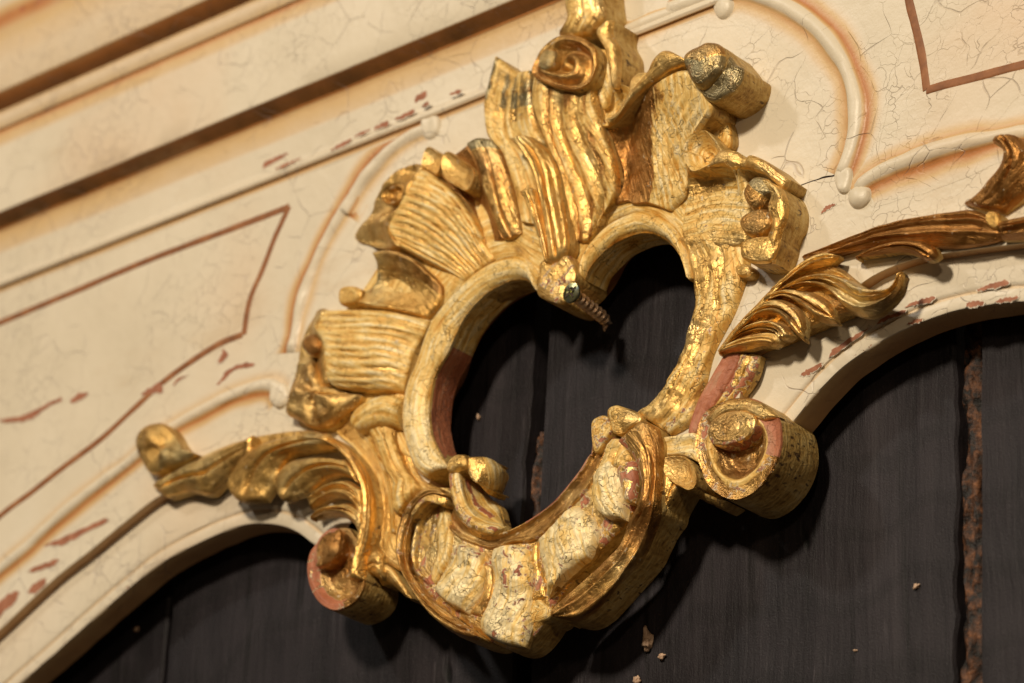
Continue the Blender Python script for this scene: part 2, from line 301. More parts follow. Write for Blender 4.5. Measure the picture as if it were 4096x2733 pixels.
def boss(name, root, outline, h=None, base=0.0, prof=None, n=56, rings=14, cream=.2, bole=0, crack=.3, tone=.3, rough=.12, centre=None, mats=None, sw=True, dome=1.0):
    "raised closed shape; prof(s) gives the height over the outline for s = 0 centre .. 1 edge"
    if isinstance(outline, str):
        tk = outline.split(); i = 1 if tk[0][0].isalpha() else 0
        if h is not None: tk[i] += ',%g' % h
        p = P(' '.join(tk))
    else: p = np.asarray(outline, float)
    O = crom(p, n, True)
    if base > 0: base *= HS
    c = O.mean(0) if centre is None else P(centre)[0]; c = c.copy(); c[2] = O[:, 2].mean()
    prof = prof or (lambda s, t: dome*np.sqrt(np.clip(1-s**2.6, 0, 1)))
    S = np.linspace(1, 0, rings+1)[:-1]; th = np.linspace(0, 2*math.pi, n, endpoint=False)
    V = []; 
    for s in S:
        r = c + (O-c)*s; r[:, 2] += HS*prof(np.full(n, s), th); V.append(r)
    V = np.vstack(V + [c + np.array([0, 0, HS*prof(np.zeros(1), np.zeros(1))[0]])])
    V[:, 2] += rough*(vnoise(V/2.6)*1.8)
    F = []; mi = []
    for k in range(rings-1):
        for i in range(n):
            j = (i+1) % n; F.append((k*n+i, k*n+j, (k+1)*n+j, (k+1)*n+i)); mi.append(0)
    for i in range(n): F.append(((rings-1)*n+i, (rings-1)*n+(i+1) % n, rings*n)); mi.append(0)
    a = .5*np.sum(O[:, 0]*np.roll(O[:, 1], -1) - np.roll(O[:, 0], -1)*O[:, 1])
    if a < 0: F = [f[::-1] for f in F]
    F = [f[::-1] for f in F]
    U = np.r_[np.repeat(S, n), 0.]; T = np.r_[np.tile(th/(2*math.pi), rings), 0.]
    V, F, mi = skirt(V, F, mi, list(range(n)), base, smi=1 if sw else 0)
    ext = list(range(n))*2
    def full(x): x = ev(x, U, T); return np.r_[x, x[ext]]
    st = np.stack([T*40, U*8, 0*U], 1); st = np.vstack([st, st[ext]]) + [0, len(bpy.data.objects) % 53*7, 0]
    o = mesh(name, root, V, F, mats or [GILT, SIDE], mi, dict(cream=full(cream), bole=full(bole), crack=full(crack), tone=full(tone), glaze_shade=np.zeros(len(V))), st=st)
    fixn(o); return o
def sweep(name, root, path, prof, nu=80, mats=None, taper=0, sharp=40, flip=False, wob=0.0, bole=0.0):
    "path: panel points; prof: rows offset, height, wash (and bole); offset to the left of the path"
    C = crom(P(path) if isinstance(path, str) else path, nu); pr = np.array([list(r) + [0]*(4-len(r)) for r in prof], float)
    t = np.gradient(C, axis=0)[:, :2]; t /= np.linalg.norm(t, axis=1)[:, None]; nn = np.stack([-t[:, 1], t[:, 0]], 1)
    if flip: nn = -nn
    u = np.linspace(0, 1, nu); ln = np.linalg.norm(np.diff(C, axis=0), axis=1).sum()
    tp = np.ones(nu); wv = 1 + (.5*vnoise(np.stack([u*ln/9, u*0+3, u*0+ln], 1)) if taper else 0*u)
    if taper: e = np.clip(np.minimum(u, 1-u)*ln/taper, 0, 1); tp = np.sqrt(np.clip(1-(1-e)**2, 0, 1))
    V = np.zeros((nu, len(pr), 3))
    for k, r in enumerate(pr):
        V[:, k, :2] = C[:, :2] + nn*(r[0]*wv + wob*vnoise(np.stack([u*ln/4, np.full(nu, k*3.1), u*0], 1)))[:, None]
        V[:, k, 2] = r[1]*tp*wv if taper else r[1]
    if taper: V[..., 2] += .03
    A = np.repeat(pr[None, :, 2], nu, 0).reshape(-1); B = np.repeat(pr[None, :, 3], nu, 0).reshape(-1)
    I = np.arange(nu*len(pr)).reshape(nu, -1); F = [(int(I[i, j]), int(I[i+1, j]), int(I[i+1, j+1]), int(I[i, j+1])) for i in range(nu-1) for j in range(len(pr)-1)]
    V = V.reshape(-1, 3); V[:, 2] += .05*vnoise(V/5) + (.38*vnoise(V/2.2)*np.clip(V[:, 2], 0, 1) if taper else 0)
    o = mesh(name, root, V, F, mats or [PAINT], None, dict(glaze_shade=A, bole=B, cream=A*0, crack=A*0), sharp=sharp, st=V); fixn(o); return o
def blade(name, root, pts, h, th, mat, closed=True):
    "flat shape with thickness th standing on the panel at height h (mm)"
    p = P(pts) if isinstance(pts, str) else np.asarray(pts, float); n = len(p)
    top = p.copy(); top[:, 2] = h+th; bot = p.copy(); bot[:, 2] = h
    F = [tuple(range(n))] + [(i, n+i, n+(i+1) % n, (i+1) % n) for i in range(n)]
    a = .5*np.sum(p[:, 0]*np.roll(p[:, 1], -1) - np.roll(p[:, 0], -1)*p[:, 1])
    if a < 0: F = [f[::-1] for f in F]
    V = np.vstack([top, bot])
    o = mesh(name, root, V, F, [mat], None, dict(glaze_shade=0, bole=0, cream=0, crack=0), sharp=30, st=V); fixn(o); return o
def under(child, part): child.parent = part; return child
SPIRAL = lambda a, d, k=1.7: (lambda s, t: -d*(1-s)**.8 + a*np.cos(2*math.pi*(k*s - t/(2*math.pi)))*np.clip(s*3, 0, 1)*np.clip((1-s)*6, 0, 1))
# ================================================================ the setting: dark boards behind
wall = Root('wall', (-20, -170, -20), kind='structure')
def XB(x, y, h=-14): return float(unp(x, y, h)[0])
gapL = XB(672, 2424); cL = .5*(XB(2142, 1300)+XB(2083, 1955)); cR = .5*(XB(2220, 1300)+XB(2136, 2045)); rL = .5*(XB(3842, 1500)+XB(3822, 2156)); rR = .5*(XB(3941, 1372)+XB(3917, 2216))
def plank(x0, x1, h, ja=.25, jb=.25, z0=-190, z1=330):
    n = 130; z = np.linspace(z0, z1, n); rg = lambda s, a: a*(vnoise(np.stack([z/5, z*0+s, z*0], 1)) + .6*vnoise(np.stack([z/1.7, z*0+s+5, z*0], 1)))
    L = x0 + rg(x0, ja); R = x1 + rg(x1+3, jb); T = 9.0; ch = .5
    rows = [(L, h-T), (L, h-ch*1.4), (L+ch, h), (R-ch, h), (R, h-ch*1.4), (R, h-T)]
    V = np.stack([np.stack([x, z, np.full(n, hh)], 1) for x, hh in rows], 1).reshape(-1, 3); k = len(rows)
    F = [(i*k+j, i*k+j+1, (i+1)*k+j+1, (i+1)*k+j) for i in range(n-1) for j in range(k-1)] + [(i*k+k-1, i*k, (i+1)*k, (i+1)*k+k-1) for i in range(n-1)]
    F += [tuple(range(k))[::-1], tuple((n-1)*k+j for j in range(k))]
    o = mesh('plank', wall, V, F, [BOARD], None, None, sharp=30)
    bm = bmesh.new(); bm.from_mesh(o.data); bmesh.ops.recalc_face_normals(bm, faces=bm.faces); bm.to_mesh(o.data); bm.free()
    return o
plank(-330, gapL-66, -15); plank(gapL-65, gapL-1.4, -15.2, .3, .5); plank(gapL+1.6, cL, -14, .5, 1.0); plank(cR, rL-.4, -13.6, .3, 2.2); plank(rR, rR+70, -13.2, .3, .4); plank(rR+71, 300, -14)
def torn(x0, x1, z0, z1, h):
    n, k = int((z1-z0)/.7), 12; zz, xx = np.meshgrid(np.linspace(z0, z1, n), np.linspace(0, 1, k), indexing='ij')
    e0 = x0 + 1.1*vnoise(np.stack([zz[:, 0]/4, zz[:, 0]*0, zz[:, 0]*0+7], 1)); X = e0[:, None]*(1-xx) + x1*xx
    q = np.stack([X/1.4, zz/4.5, X*0], 2); hh = h + 2.6*vnoise(q) + 1.4*vnoise(q*2.6) + 1.6*(1-(2*xx-1)**2)
    V = np.stack([X, zz, hh], 2).reshape(-1, 3); I = np.arange(n*k).reshape(n, k)
    o = mesh('torn_edge', wall, V, [(int(I[i, j]), int(I[i+1, j]), int(I[i+1, j+1]), int(I[i, j+1])) for i in range(n-1) for j in range(k-1)], [TORN], sharp=0); fixn(o)
torn(rL, rR-.3, -130, 40, -16.6)
zt = float(unp(2110, 2020, -16)[2]); torn(cL+.2, cR-.1, zt-12, zt+16, -17); torn(cL+.1, cR, zt-70, zt-30, -20)
# ================================================================ the painted panel
panel = Root('arched_panel', (0, -60, -9), 'old cream painted wooden panel with cracked paint, cornice and scalloped lower edge', 'panel')
def flat(s, h0, h): p = P(s) if h0 is None else P(s); p = p.copy(); p[:, 2] = h; return p
arcL = crom(P('A3 -1350,2480,0 -900,2060 -500,1660 -200,1385 0,1205 200,1015 400,835 600,680 850,475 1060,315 F 760,1925 900,1880 1080,1850 1200,1880'), 60)
inlet = crom(flat('F 1330,2010,2 1420,2100 1560,2120 Z4 1000,985,2.5 960,800 935,650 935,540 955,400 985,330 1045,220 Z2 1090,1420 1150,1300 1235,1190 1350,1080 1490,1000 1620,950 1720,1000 1810,1060 1900,1100 2000,1010 Z3 225,990 280,885 365,800 465,745 570,722 690,735 800,790 880,870 945,960 985,1080 1010,1200 1010,1300 985,1410 Z5 1130,110 1090,220 1030,350 970,450 910,560 900,680 1010,780 1200,800', 2.5, 0), 150)
arcR = crom(P('Z5 1320,700,0 1420,560 A4 500,1050 640,960 900,800 1150,640 1350,500 1600,400 1900,345 2350,290 2700,270 3200,290'), 60)
ZT = float(unp(0, 900, 0)[2])+6
poly = np.vstack([arcL, inlet, arcR, [[330, arcR[-1, 1], 0], [330, ZT, 0], [-420, ZT, 0], [-420, arcL[0, 1], 0]]])
poly[:, 2] = 0
def field():
    bm = bmesh.new(); n = len(poly); c = panel.c
    f = [bm.verts.new(Vector((p[0]*MM, 0, p[1]*MM)) - Vector(c)) for p in poly]; b = [bm.verts.new(Vector((p[0]*MM, 9*MM, p[1]*MM)) - Vector(c)) for p in poly]
    m = [bm.verts.new(Vector((p[0]*MM, .45*MM, p[1]*MM)) - Vector(c)) for p in poly]
    es = [bm.edges.new((f[i], f[(i+1) % n])) for i in range(n)]
    bmesh.ops.triangle_fill(bm, use_beauty=True, use_dissolve=False, edges=es)
    for i in range(n):
        j = (i+1) % n; bm.faces.new((f[i], f[j], m[j], m[i])); bm.faces.new((m[i], m[j], b[j], b[i]))
    bmesh.ops.recalc_face_normals(bm, faces=bm.faces)
    me = bpy.data.meshes.new('field_board'); bm.to_mesh(me); bm.free(); me.materials.append(PAINT)
    me.polygons.foreach_set('use_smooth', [True]*len(me.polygons)); me.set_sharp_from_angle(angle=math.radians(30))
    for k in ('glaze_shade', 'bole'): me.attributes.new(k, 'FLOAT', 'POINT')
    me.attributes['glaze_shade'].data.foreach_set('value', [0.0]*n + [1.2]*n + [.55]*n)  # brown edge colour paints in the shade of the downward edge
    o = bpy.data.objects.new('field_board', me); COL.objects.link(o); o.parent = panel.o
    if sum(p.normal.y*p.area for p in me.polygons if abs(p.normal.y) > .9) > 0: me.flip_normals()
field()
# cornice: profile rows picture y at the left border (detail view A1), height, wash
def ZA(y, h): return float(unp(0, y*.59574, h)[2])
def moulding(name, rows, x0=-420, x1=330):
    rows = [(y, h*.62 if h > 1.35 else h, w, b) for y, h, w, b in rows]; pr = [(ZA(y, h), h, w, b) for y, h, w, b in rows]; n = 150; xs = np.linspace(x0, x1, n); k = len(pr)
    V = np.array([[(x, z, h) for z, h, w, b in pr] for x in xs]).reshape(-1, 3); V[:, 1] += .25*vnoise(np.stack([V[:, 0]/30, V[:, 2], V[:, 1]*0], 1)); V[:, 2] += .12*vnoise(V/9)
    A = np.tile([w for z, h, w, b in pr], n); B = np.tile([b for z, h, w, b in pr], n)
    I = np.arange(n*k).reshape(n, k); o = mesh(name, panel, V, [(int(I[i, j]), int(I[i+1, j]), int(I[i+1, j+1]), int(I[i, j+1])) for i in range(n-1) for j in range(k-1)], [PAINT], None, dict(glaze_shade=A, bole=B, cream=0, crack=0), sharp=35); fixn(o)
moulding('cornice_bead', [(1975, .06, .05, 0), (1955, .1, .55, 0), (1935, .25, .7, .1), (1925, .9, .25, .25), (1905, 1.3, .05, .30), (1885, .9, .05, .25), (1875, .2, .1, .1), (1870, .07, .0, 0), (1845, .06, 0, 0)])
moulding('cornice_fascia', [(1846, .08, 0, 0), (1720, .1, .02, 0), (1690, .15, .28, 0), (1600, .25, .40, 0), (1555, .5, .5, 0), (1545, .8, .9, 0), (1535, 1.4, 1.2, 0), (1500, 3.2, 1.25, 0), (1432, 6.6, 1.1, 0), (1424, 7.1, .1, .25), (1418, 7.3, .02, .1), (1300, 7.5, 0, 0), (1150, 7.6, 0, 0), (1000, 7.6, .02, 0), (970, 7.55, .3, 0), (915, 7.5, .45, 0), (900, 7.3, .7, .2), (884, 6.9, .9, .35), (874, 7.1, .6, .2), (865, 7.8, .35, 0), (830, 8.6, .25, 0), (790, 8.9, .2, 0), (757, 8.5, .3, 0), (748, 8.1, .55, 0)])  # brown soffit and tan band below it are shade painted into the colour
moulding('cornice_crown', [(750, 8.0, .5, 0), (742, 8.6, 1.1, 0), (700, 11, 1.1, 0), (625, 14.6, .8, 0), (612, 15.2, .25, 0), (600, 15.4, .2, 0), (430, 15.6, .2, 0), (300, 15.6, .3, 0), (215, 15.6, .45, 0), (175, 15.4, .8, .2), (130, 15.3, .95, .45), (90, 15.4, .6, .2), (40, 16, .2, 0), (-300, 17, .1, 0), (-900, 20, .1, 0)])  # dark rows under the crown paint in the soffit's shade
back = np.array([(x, z, h) for x in (-300, 250) for z, h in ((ZT-20, -13.6), (ZT-20, -8.8), (ZT+40, -8.8), (ZT+40, -13.6))])
o = mesh('backing_rail', panel, back, [(0, 1, 2, 3), (7, 6, 5, 4), (0, 4, 5, 1), (1, 5, 6, 2), (2, 6, 7, 3), (3, 7, 4, 0)], [TORN], None, None, sharp=30)
# arch mouldings (lower layer of the panel) with their inner faces
pro = [(.0, -9.5, .62), (.0, -6, .58), (.0, -3.7, .42), (.18, -3.25, .05, .36), (.5, -3.1, .03, .42), (1.6, -3.05, .03, .12), (2.6, -3.05, .05, .0), (2.9, -3.3, .25), (3.3, -3.35, .25), (3.7, -2.95, .08), (4.3, -2.8, .03), (9, -2.8, .03), (16, -2.85, .06), (24, -2.9, .1)]  # inner faces: same cream paint, browned to paint in their shade
sweep('arch_moulding', panel, 'A3 -1350,2830,-3 -1000,2530 -650,2230 -300,1935 130,1568 360,1370 560,1190 860,930 1080,760 1300,640 1500,550 1640,505 1750,495 1870,508 1980,550 2080,620 2200,740', pro, 160, flip=False, wob=.25)
sweep('arch_moulding', panel, 'A4 680,1640,-3 810,1470 950,1300 1130,1120 1350,970 1550,865 1800,768 2050,712 2350,680 2900,680 3500,760 4100,930', pro, 160, flip=False, wob=.25)
# raised beads with their orange glaze, red painted lines, patches of bare red ground
bd = [(-5.2, .0, .0), (-3.6, .03, .25), (-2.4, .05, .7), (-1.6, .06, 1.0), (-1.3, .2, .8), (-1.0, .8, .12, .05), (-.4, 1.25, .0, .2), (.3, 1.25, .0, .16), (.9, .85, .06, .05), (1.25, .2, .7), (1.6, .06, .95), (2.3, .05, .6), (3.4, .03, .2), (4.8, .0, .0)]
def bead(path, k=1.0, nu=90, wl=1.0, wr=1.0): return sweep('bead', panel, path, [(r[0]*k*1.4, r[1]*k, r[2]*(wl if r[0] > 0 else wr), r[3] if len(r) > 3 else 0) for r in bd], nu, taper=2.2*k, wob=.35, sharp=0)
bead_ends = []
bead('A6 1200,865,.0 1080,915 950,1010 820,1150 720,1290 640,1440 Z2 560,440 450,600 340,790 255,980 200,1130 160,1290 140,1400 110,1530', .95, 110, .4, 1.0)
bead('A2 1890,1140,0 1840,1085 1740,1085 1560,1145 1360,1250 1180,1350 1000,1480 A3 850,100 650,250 400,455 200,640 0,810 -300,1080 -700,1450 -1200,1920', .9, 120, 1.0, .3)
bead('Z8 -60,70,0 100,15 250,-40 420,-70 600,-20 800,70 960,190 1080,330 1165,480 1215,640 1225,800 1200,960 1150,1110 1110,1190', 1.0, 120, 1.0, .6)
bead('Z8 1230,1290,0 1270,1230 1400,1150 1560,1085 1740,1020 1920,965 2100,930 2400,880 3000,860', .95, 70, .6, 1.0)
bead('Z1 1000,215,0 1150,150 1300,90 1500,10 1800,-110 2400,-340', .8, 60, .5, .8)
for s in ('A6 1150,880 1160,800 1220,770 1270,800 1265,880 1220,930 1170,925', 'A2 1815,1150 1830,1080 1890,1060 1935,1110 1930,1180 1880,1225 1830,1205', 'Z8 255,70 270,10 320,-20 385,10 380,70 340,120 290,125', 'Z8 1070,1200 1090,1140 1150,1115 1185,1150 1180,1220 1150,1290 1100,1280', 'Z8 1165,1350 1175,1290 1230,1250 1300,1265 1305,1330 1260,1385 1205,1395'):
    bead_ends.append(boss('bead_end', panel, s, 0.4, 0, n=28, rings=8, mats=[PAINT, PAINT], dome=.9, rough=.6, bole=.25))
def line(path, w=1.55):
    c = P(path) if isinstance(path, str) else path
    return sweep('painted_line', panel, c, [(-w/2-.12, .0), (-w/2, .10), (-w/4, .13), (w/4, .13), (w/2, .10), (w/2+.12, .0)], max(30, 12*len(c)), mats=[LINE], wob=.16, sharp=0)
line('F -900,1680,0 -300,1420 0,1292 300,1166 600,1039 900,926 1156,828'); line('F 1157,826,0 1100,950 1050,1080 1000,1200 975,1340')
line('F 972,1338,0 880,1375 760,1450 640,1540 520,1650 400,1760 240,1880 120,1975 0,2065 -300,2330 -700,2700')
line('F 3560,-330,0 3618,-80 3640,20 3665,120 3690,240 3707,360', 1.7); line('F 3706,362,0 3800,335 3900,310 4000,283 4096,258 4400,180 5000,20', 1.7)
def bare(s, k, h=.05):
    p = crom(P(s), 60, True); c = p.mean(0); t = np.linspace(0, 6.28, 60); p[:, :2] += (p[:, :2]-c[:2])*(.35*vnoise(np.stack([p[:, 0]*1.1, p[:, 1]*1.1, t*0+k], 1)))[:, None]; p[:, 0] += .4*vnoise(np.stack([t*5, t*0+k, t*0], 1)); p[:, 1] += .4*vnoise(np.stack([t*5, t*0+k+9, t*0], 1))
    q = p.copy(); q[:, :2] += (q[:, :2]-c[:2])/np.maximum(np.linalg.norm(q[:, :2]-c[:2], axis=1), .5)[:, None]*(.22+.3*np.abs(vnoise(np.stack([t*9, t*0+k+4, t*0], 1))))[:, None]
    under(blade('chip_rim', panel, q, h, .04, RIM), blade('bare_patch', panel, p, h, .08, BARE))
for k, s in enumerate(['A2 20,1310,0 150,1280 260,1230 400,1165 410,1185 300,1240 200,1310 80,1325', 'A2 470,1180,0 540,1130 590,1130 560,1165 490,1195', 'A2 960,1140,0 1030,1080 1090,1065 1090,1130 1040,1130', 'A2 1460,1070,0 1520,990 1600,940 1680,925 1690,955 1600,965 1540,1010 1480,1065', 'A2 1490,870,0 1500,830 1530,870 1500,920 1465,925', 'A2 1165,1080,0 1200,1030 1260,1015 1200,1050',
    'A3 310,645,0 420,590 560,530 720,455 725,480 600,550 450,630 380,640', 'A3 190,820,0 280,770 380,740 385,765 300,800 230,820', 'A3 -60,1100,0 20,1000 110,950 115,1010 50,1070 -20,1140', 'A3 190,960,0 230,900 300,870 290,920 240,960', 'A6 1105,690,0 1130,640 1180,620 1180,655 1130,685', 'A6 85,1130,0 110,1090 200,1045 250,1040 180,1085 110,1125',
    'Z8 985,1430,0 1010,1395 1060,1370 1075,1380 1020,1415']): bare(s, k)
for k, s in enumerate(['A4 1030,1070,-2.75 1060,1010 1150,950 1250,890 1300,875 1200,950 1110,1020', 'A4 840,1190,-2.75 880,1150 980,1100 985,1120 920,1165', 'A4 1370,830,-2.75 1420,790 1540,740 1550,760 1450,800', 'A4 1560,720,-2.75 1610,690 1730,650 1740,680 1640,705', 'A4 2040,605,-2.75 2100,575 2230,540 2225,575 2120,600', 'A4 500,1195,-2.75 520,1130 575,1085 570,1120 530,1170']):
    bare(s, k+40, -2.75)
for k, s in enumerate(['A4 1565,840,-3 1600,815 1670,795 1660,815', 'A4 1970,720,-3 1975,690 2070,685 2060,710', 'A4 2160,690,-3 2200,665 2300,650 2305,668 2230,685']): bare(s, k+60, -3.0)
for k, s in enumerate(['A6 540,1010,1.3 620,955 680,935 640,975 570,1005', 'A6 700,920,1.3 740,890 800,870 770,900', 'A6 825,870,1.3 870,835 930,810 930,845 880,860', 'A6 975,800,1.3 1040,760 1110,735 1100,760 1030,795', 'A6 1155,715,1.3 1180,690 1200,690 1185,715', 'A6 1340,640,1.3 1380,612 1420,605 1400,630', 'A6 180,1130,1.3 260,1090 340,1060 300,1090 220,1125']): bare(s, k+80, 1.28)
def crackline(path, w=.3): return sweep('crack', panel, path, [(-w/2, .02), (-w/4, .07), (w/4, .07), (w/2, .02)], 40, mats=[DARK], wob=.5, sharp=0)
crackline('Z3 1640,508,0 1720,480 1790,455 1840,435 1910,425')
HS = .74
# ================================================================ the gilded heart cartouche
cart = Root('heart_cartouche', (0, -85, -9), 'carved gilded rococo cartouche framing a heart-shaped opening, gold flaking off', 'carving')
def pt(name, *rails, **k): return patch(name, cart, rails, **k)
def bs(name, out, **k): return boss(name, cart, out, **k)
rimLo = 'Z2 1745,1010,3 1700,925 1620,880 1500,900 1380,960 1250,1065 1150,1180 1060,1295 1000,1420 Z4 945,250 880,400 850,550 850,680 880,820 930,950 1000,1010'
rimLi = 'Z2 1762,1130,2 1722,1072 1660,1034 1560,1050 1440,1112 1340,1200 1260,1300 1200,1420 Z4 1150,190 1090,290 1050,400 1030,540 1030,640 1050,760 1100,860 1150,945'
rimRo = 'Z3 190,1075,3 202,985 245,900 310,820 400,742 500,690 600,662 700,690 790,750 850,830 890,920 920,1020 935,1110'
rimRi = 'Z3 230,1120,2 264,1035 335,950 430,872 540,822 640,802 720,822 800,872 866,955 912,1045 938,1125'
# grounds that carry the raised work
pt('crest_ground', 'Z4 930,900,1.2 880,780 850,680 860,500 900,350 Z2 1010,1400 1150,1180 1380,960 1620,880 1745,1000 1900,1100 Z3 190,1070 300,820 500,690 700,690 850,830 920,1020',
   'Z4 560,740,.8 480,600 300,480 Z2 300,1400 500,1200 650,1000 800,800 950,600 1250,400 1600,300 1850,300 Z1 900,900 1150,800 1450,900 Z3 1100,480 1300,640 1300,980', nu=110, nv=26, base=-6.2, cream=.75, rough=.3, bulge=.8)
pt('left_ground', 'Z4 480,580,.8 400,690 530,830 620,960 655,1100 662,1250 660,1430 700,1560 820,1640', 'Z4 900,600,1 900,850 960,1010 1080,1090 1160,1100 1180,1220 1240,1340 1330,1400 1450,1400', nu=80, nv=24, base=-6.2, cream=.45, rough=.25)
pt('lower_ground', 'Z6 430,820,1.6 520,960 660,1080 860,1225 960,1290 1060,1325 1150,1305 1250,1200 1340,1060 1560,760 1840,480 1950,250 Z5 905,1000 900,900', 'Z6 640,420,2 700,520 780,580 880,620 960,645 1050,620 1130,605 1250,595 1400,430 1560,300 1650,130 1700,20 Z5 600,800 700,740', nu=90, nv=22, base=-6.2, cream=.3, bole=.42, rough=.3)
# heart rim
wl = lambda U, V: np.where(U > .52, .62, .12)
rim = pt('heart_rim', rimLo, rimLi, nu=120, nv=18, base=-5.2, bulge=1.0, rnd=.6, cream=lambda U, V: .82+.38*U**2, bole=lambda U, V: .12+.2*np.exp(-V*8)*(U > .5), crack=.55, rough=.1)
w1 = P(rimLi); w2 = w1.copy(); w1[:, 2] = 1.4; w2[:, 2] = -5.4
sh = np.array([.22, -.1, 0]); under(patch('rim_wall', cart, [w1+sh, w1*[1, 1, 0]+[0, 0, -2]+sh, w2+sh], nu=120, nv=16, base=None, rnd=0, cream=.9, bole=lambda U, V: np.where((U > .50) & (V > .1), .95, .05), crack=.6, rough=.12), rim)
rim = pt('heart_rim', rimRo, rimRi, nu=90, nv=16, base=-5.2, bulge=.8, rnd=.5, cream=.8, crack=.7, rough=.1)
w1 = P(rimRi); w2 = w1.copy(); w1[:, 2] = 1.4; w2[:, 2] = -5.4
under(patch('rim_wall', cart, [w1+[.12, -.22, 0], w1*[1, 1, 0]+[.12, -.22, -2], w2+[.12, -.22, 0]], nu=90, nv=16, base=None, rnd=0, cream=.85, bole=.05, crack=.8, rough=.12), rim)
# right flank of the heart
pt('flaking_flank', 'Z3 842,835,3 895,930 932,1050 948,1170 948,1290 925,1410 Z5 1062,100 1018,210 962,330 902,430 832,515 742,582',
   'Z3 1000,800,3.6 1080,900 1100,1030 1090,1150 1070,1260 1040,1380 Z5 1130,150 1080,270 1030,370 980,470 920,560 830,640', 'Z3 1180,740,2.4 1290,880 1310,1010 1290,1100 1240,1250 1190,1370 Z5 1250,150 1210,280 1180,400 1130,520 1100,640 960,730',
   nu=110, nv=34, base=-6.2, ribs=(3, .5), rnd=.9, rw=2, cream=lambda U, V: .30+.45*V, bole=lambda U, V: .16+.22*np.exp(-((V-.0)/.06)**2)*(U > .45)+.25*np.exp(-((V-.8)/.12)**2)*(U > .4), crack=.75, rough=.5)
pt('bare_wood_strip', 'Z5 1345,175,2.2 1260,320 1190,440 1135,560 1092,700 1100,740', 'Z5 1445,175,1.6 1395,310 1330,430 1262,540 1212,600 1150,720', nu=40, nv=12, base=-4, cream=0, bole=1, crack=.1, rnd=.3)
pt('gesso_strip', 'Z5 1440,180,1.8 1392,312 1328,432 1262,542 1208,605', 'Z5 1560,200,.8 1520,330 1455,430 1370,520 1240,600', nu=36, nv=12, base=-2, cream=.5, bole=.5, crack=.4, rough=.4, ribs=(2, .5))
pt('collar', 'Z5 900,750,3 1000,740 1110,720 1150,760', 'Z5 905,870,2.6 1000,860 1090,880 1145,910', nu=24, nv=14, base=-6.2, cream=.95, bole=.15, crack=.6, bulge=-.7)
# inner band round the lower half of the heart
pt('heart_rim', 'Z6 690,385,3 760,482 850,545 950,566 1060,542 1200,470 1350,360 1450,250 1540,135 1600,40 Z5 440,880 452,780',
   'Z6 670,440,1.4 745,535 845,590 950,612 1070,585 1215,520 1370,410 1480,300 1575,180 1640,70 Z5 490,860 520,760', 'Z6 640,500,3 720,575 830,622 950,655 1080,612 1235,590 1390,450 1510,335 1600,230 1665,110 Z5 540,840 590,750',
   nu=100, nv=18, base=-6.2, rnd=.35, rw=.7, cream=.12, bole=lambda U, V: .10+.8*np.exp(-(V/.07)**2)*(U > .5)+.3*np.exp(-((1-V)/.10)**2), crack=.15, tone=.55, rough=.12)
bs('inner_hook', 'Z5 568,640 570,575 610,548 660,556 745,588 770,640 700,690 640,735 595,715', h=4, base=-6.2, n=44, cream=.45, bole=.2, crack=.6, dome=.9, rough=.7)
bs('inner_hook', 'Z5 452,760 450,660 490,625 545,618 570,660 575,720 545,770 500,850 465,850', h=4, base=-6.2, n=44, cream=.6, bole=.38, crack=.6, dome=.8, rough=.7)
# hooked curl at the lower left of the opening
pt('hooked_curl', 'B2 640,560,5.5 632,700 645,850 670,1000 720,1170 800,1290 920,1380 1050,1435 1200,1440', 'B2 770,600,5 780,740 800,880 840,1030 910,1160 1010,1270 1130,1340 1260,1380',
   'B2 880,700,1.5 900,820 940,960 990,1080 1080,1180 1200,1270 1390,1340', 'B2 1060,800,-3.5 1120,920 1210,1000 1290,1060 1335,1120 1370,1220 1405,1335', nu=60, nv=30, base=-6.2, rnd=.5, tone=.5, cream=lambda U, V: np.where(V < .22, .5, .9), bole=lambda U, V: .50*np.exp(-((V-.12)/.16)**2)+.62*np.exp(-((V-.62)/.13)**2)*(U < .75), crack=.3, ribs=(4, .25), rough=.18)
pt('curl_roll', 'B2 880,430,5.5 880,540 935,690 1040,745', 'B2 1070,428,3 1140,540 1125,690 1075,810', 'B2 1250,480,-1.5 1330,630 1290,800 1190,930', 'B2 1410,600,-6 1458,690 1410,840 1340,1010', nu=30, nv=30, base=-6.2, cream=lambda U, V: np.where(V < .34, .15, .8), bole=.12, rough=.2, bulge=.6)
bs('curl_knob', 'B2 640,600 670,490 740,420 800,400 880,415 905,480 890,570 800,600 700,650', h=5.6, base=-2, n=36, cream=.3, bole=.12, dome=1.4)
# left flank
pt('flaking_flank', 'Z4 515,615,3 560,690 640,765 680,850 722,960 772,1050 772,1180 790,1262', 'Z4 700,480,4.2 720,600 740,730 760,850 800,960 860,1060 850,1150 820,1250', 'Z4 838,480,2.6 830,600 812,720 835,830 880,950 960,1060 960,1110 860,1240', nu=70, nv=26, base=.2, rnd=.8, rw=1.6, ribs=(2, .3), cream=.62, bole=.2, crack=.7, rough=.55)
pt('flank_puff', 'Z4 505,640,4.2 560,560 640,495 740,465 840,480', 'Z4 560,720,4.2 640,700 700,690 770,690 812,680', nu=36, nv=16, base=.5, bulge=1.8, ribs=(3, .5), cream=.75, bole=.15, crack=.4, rough=.3, rnd=1)
pt('smooth_trough', 'Z4 505,568,1.6 395,690 535,830 622,960 656,1100 663,1250 658,1420', 'Z4 545,600,2 565,700 645,800 712,950 757,1080 772,1200 790,1390', nu=60, nv=16, base=0, bulge=-1.1, rnd=.2, cream=.72, crack=.15, rough=.12)
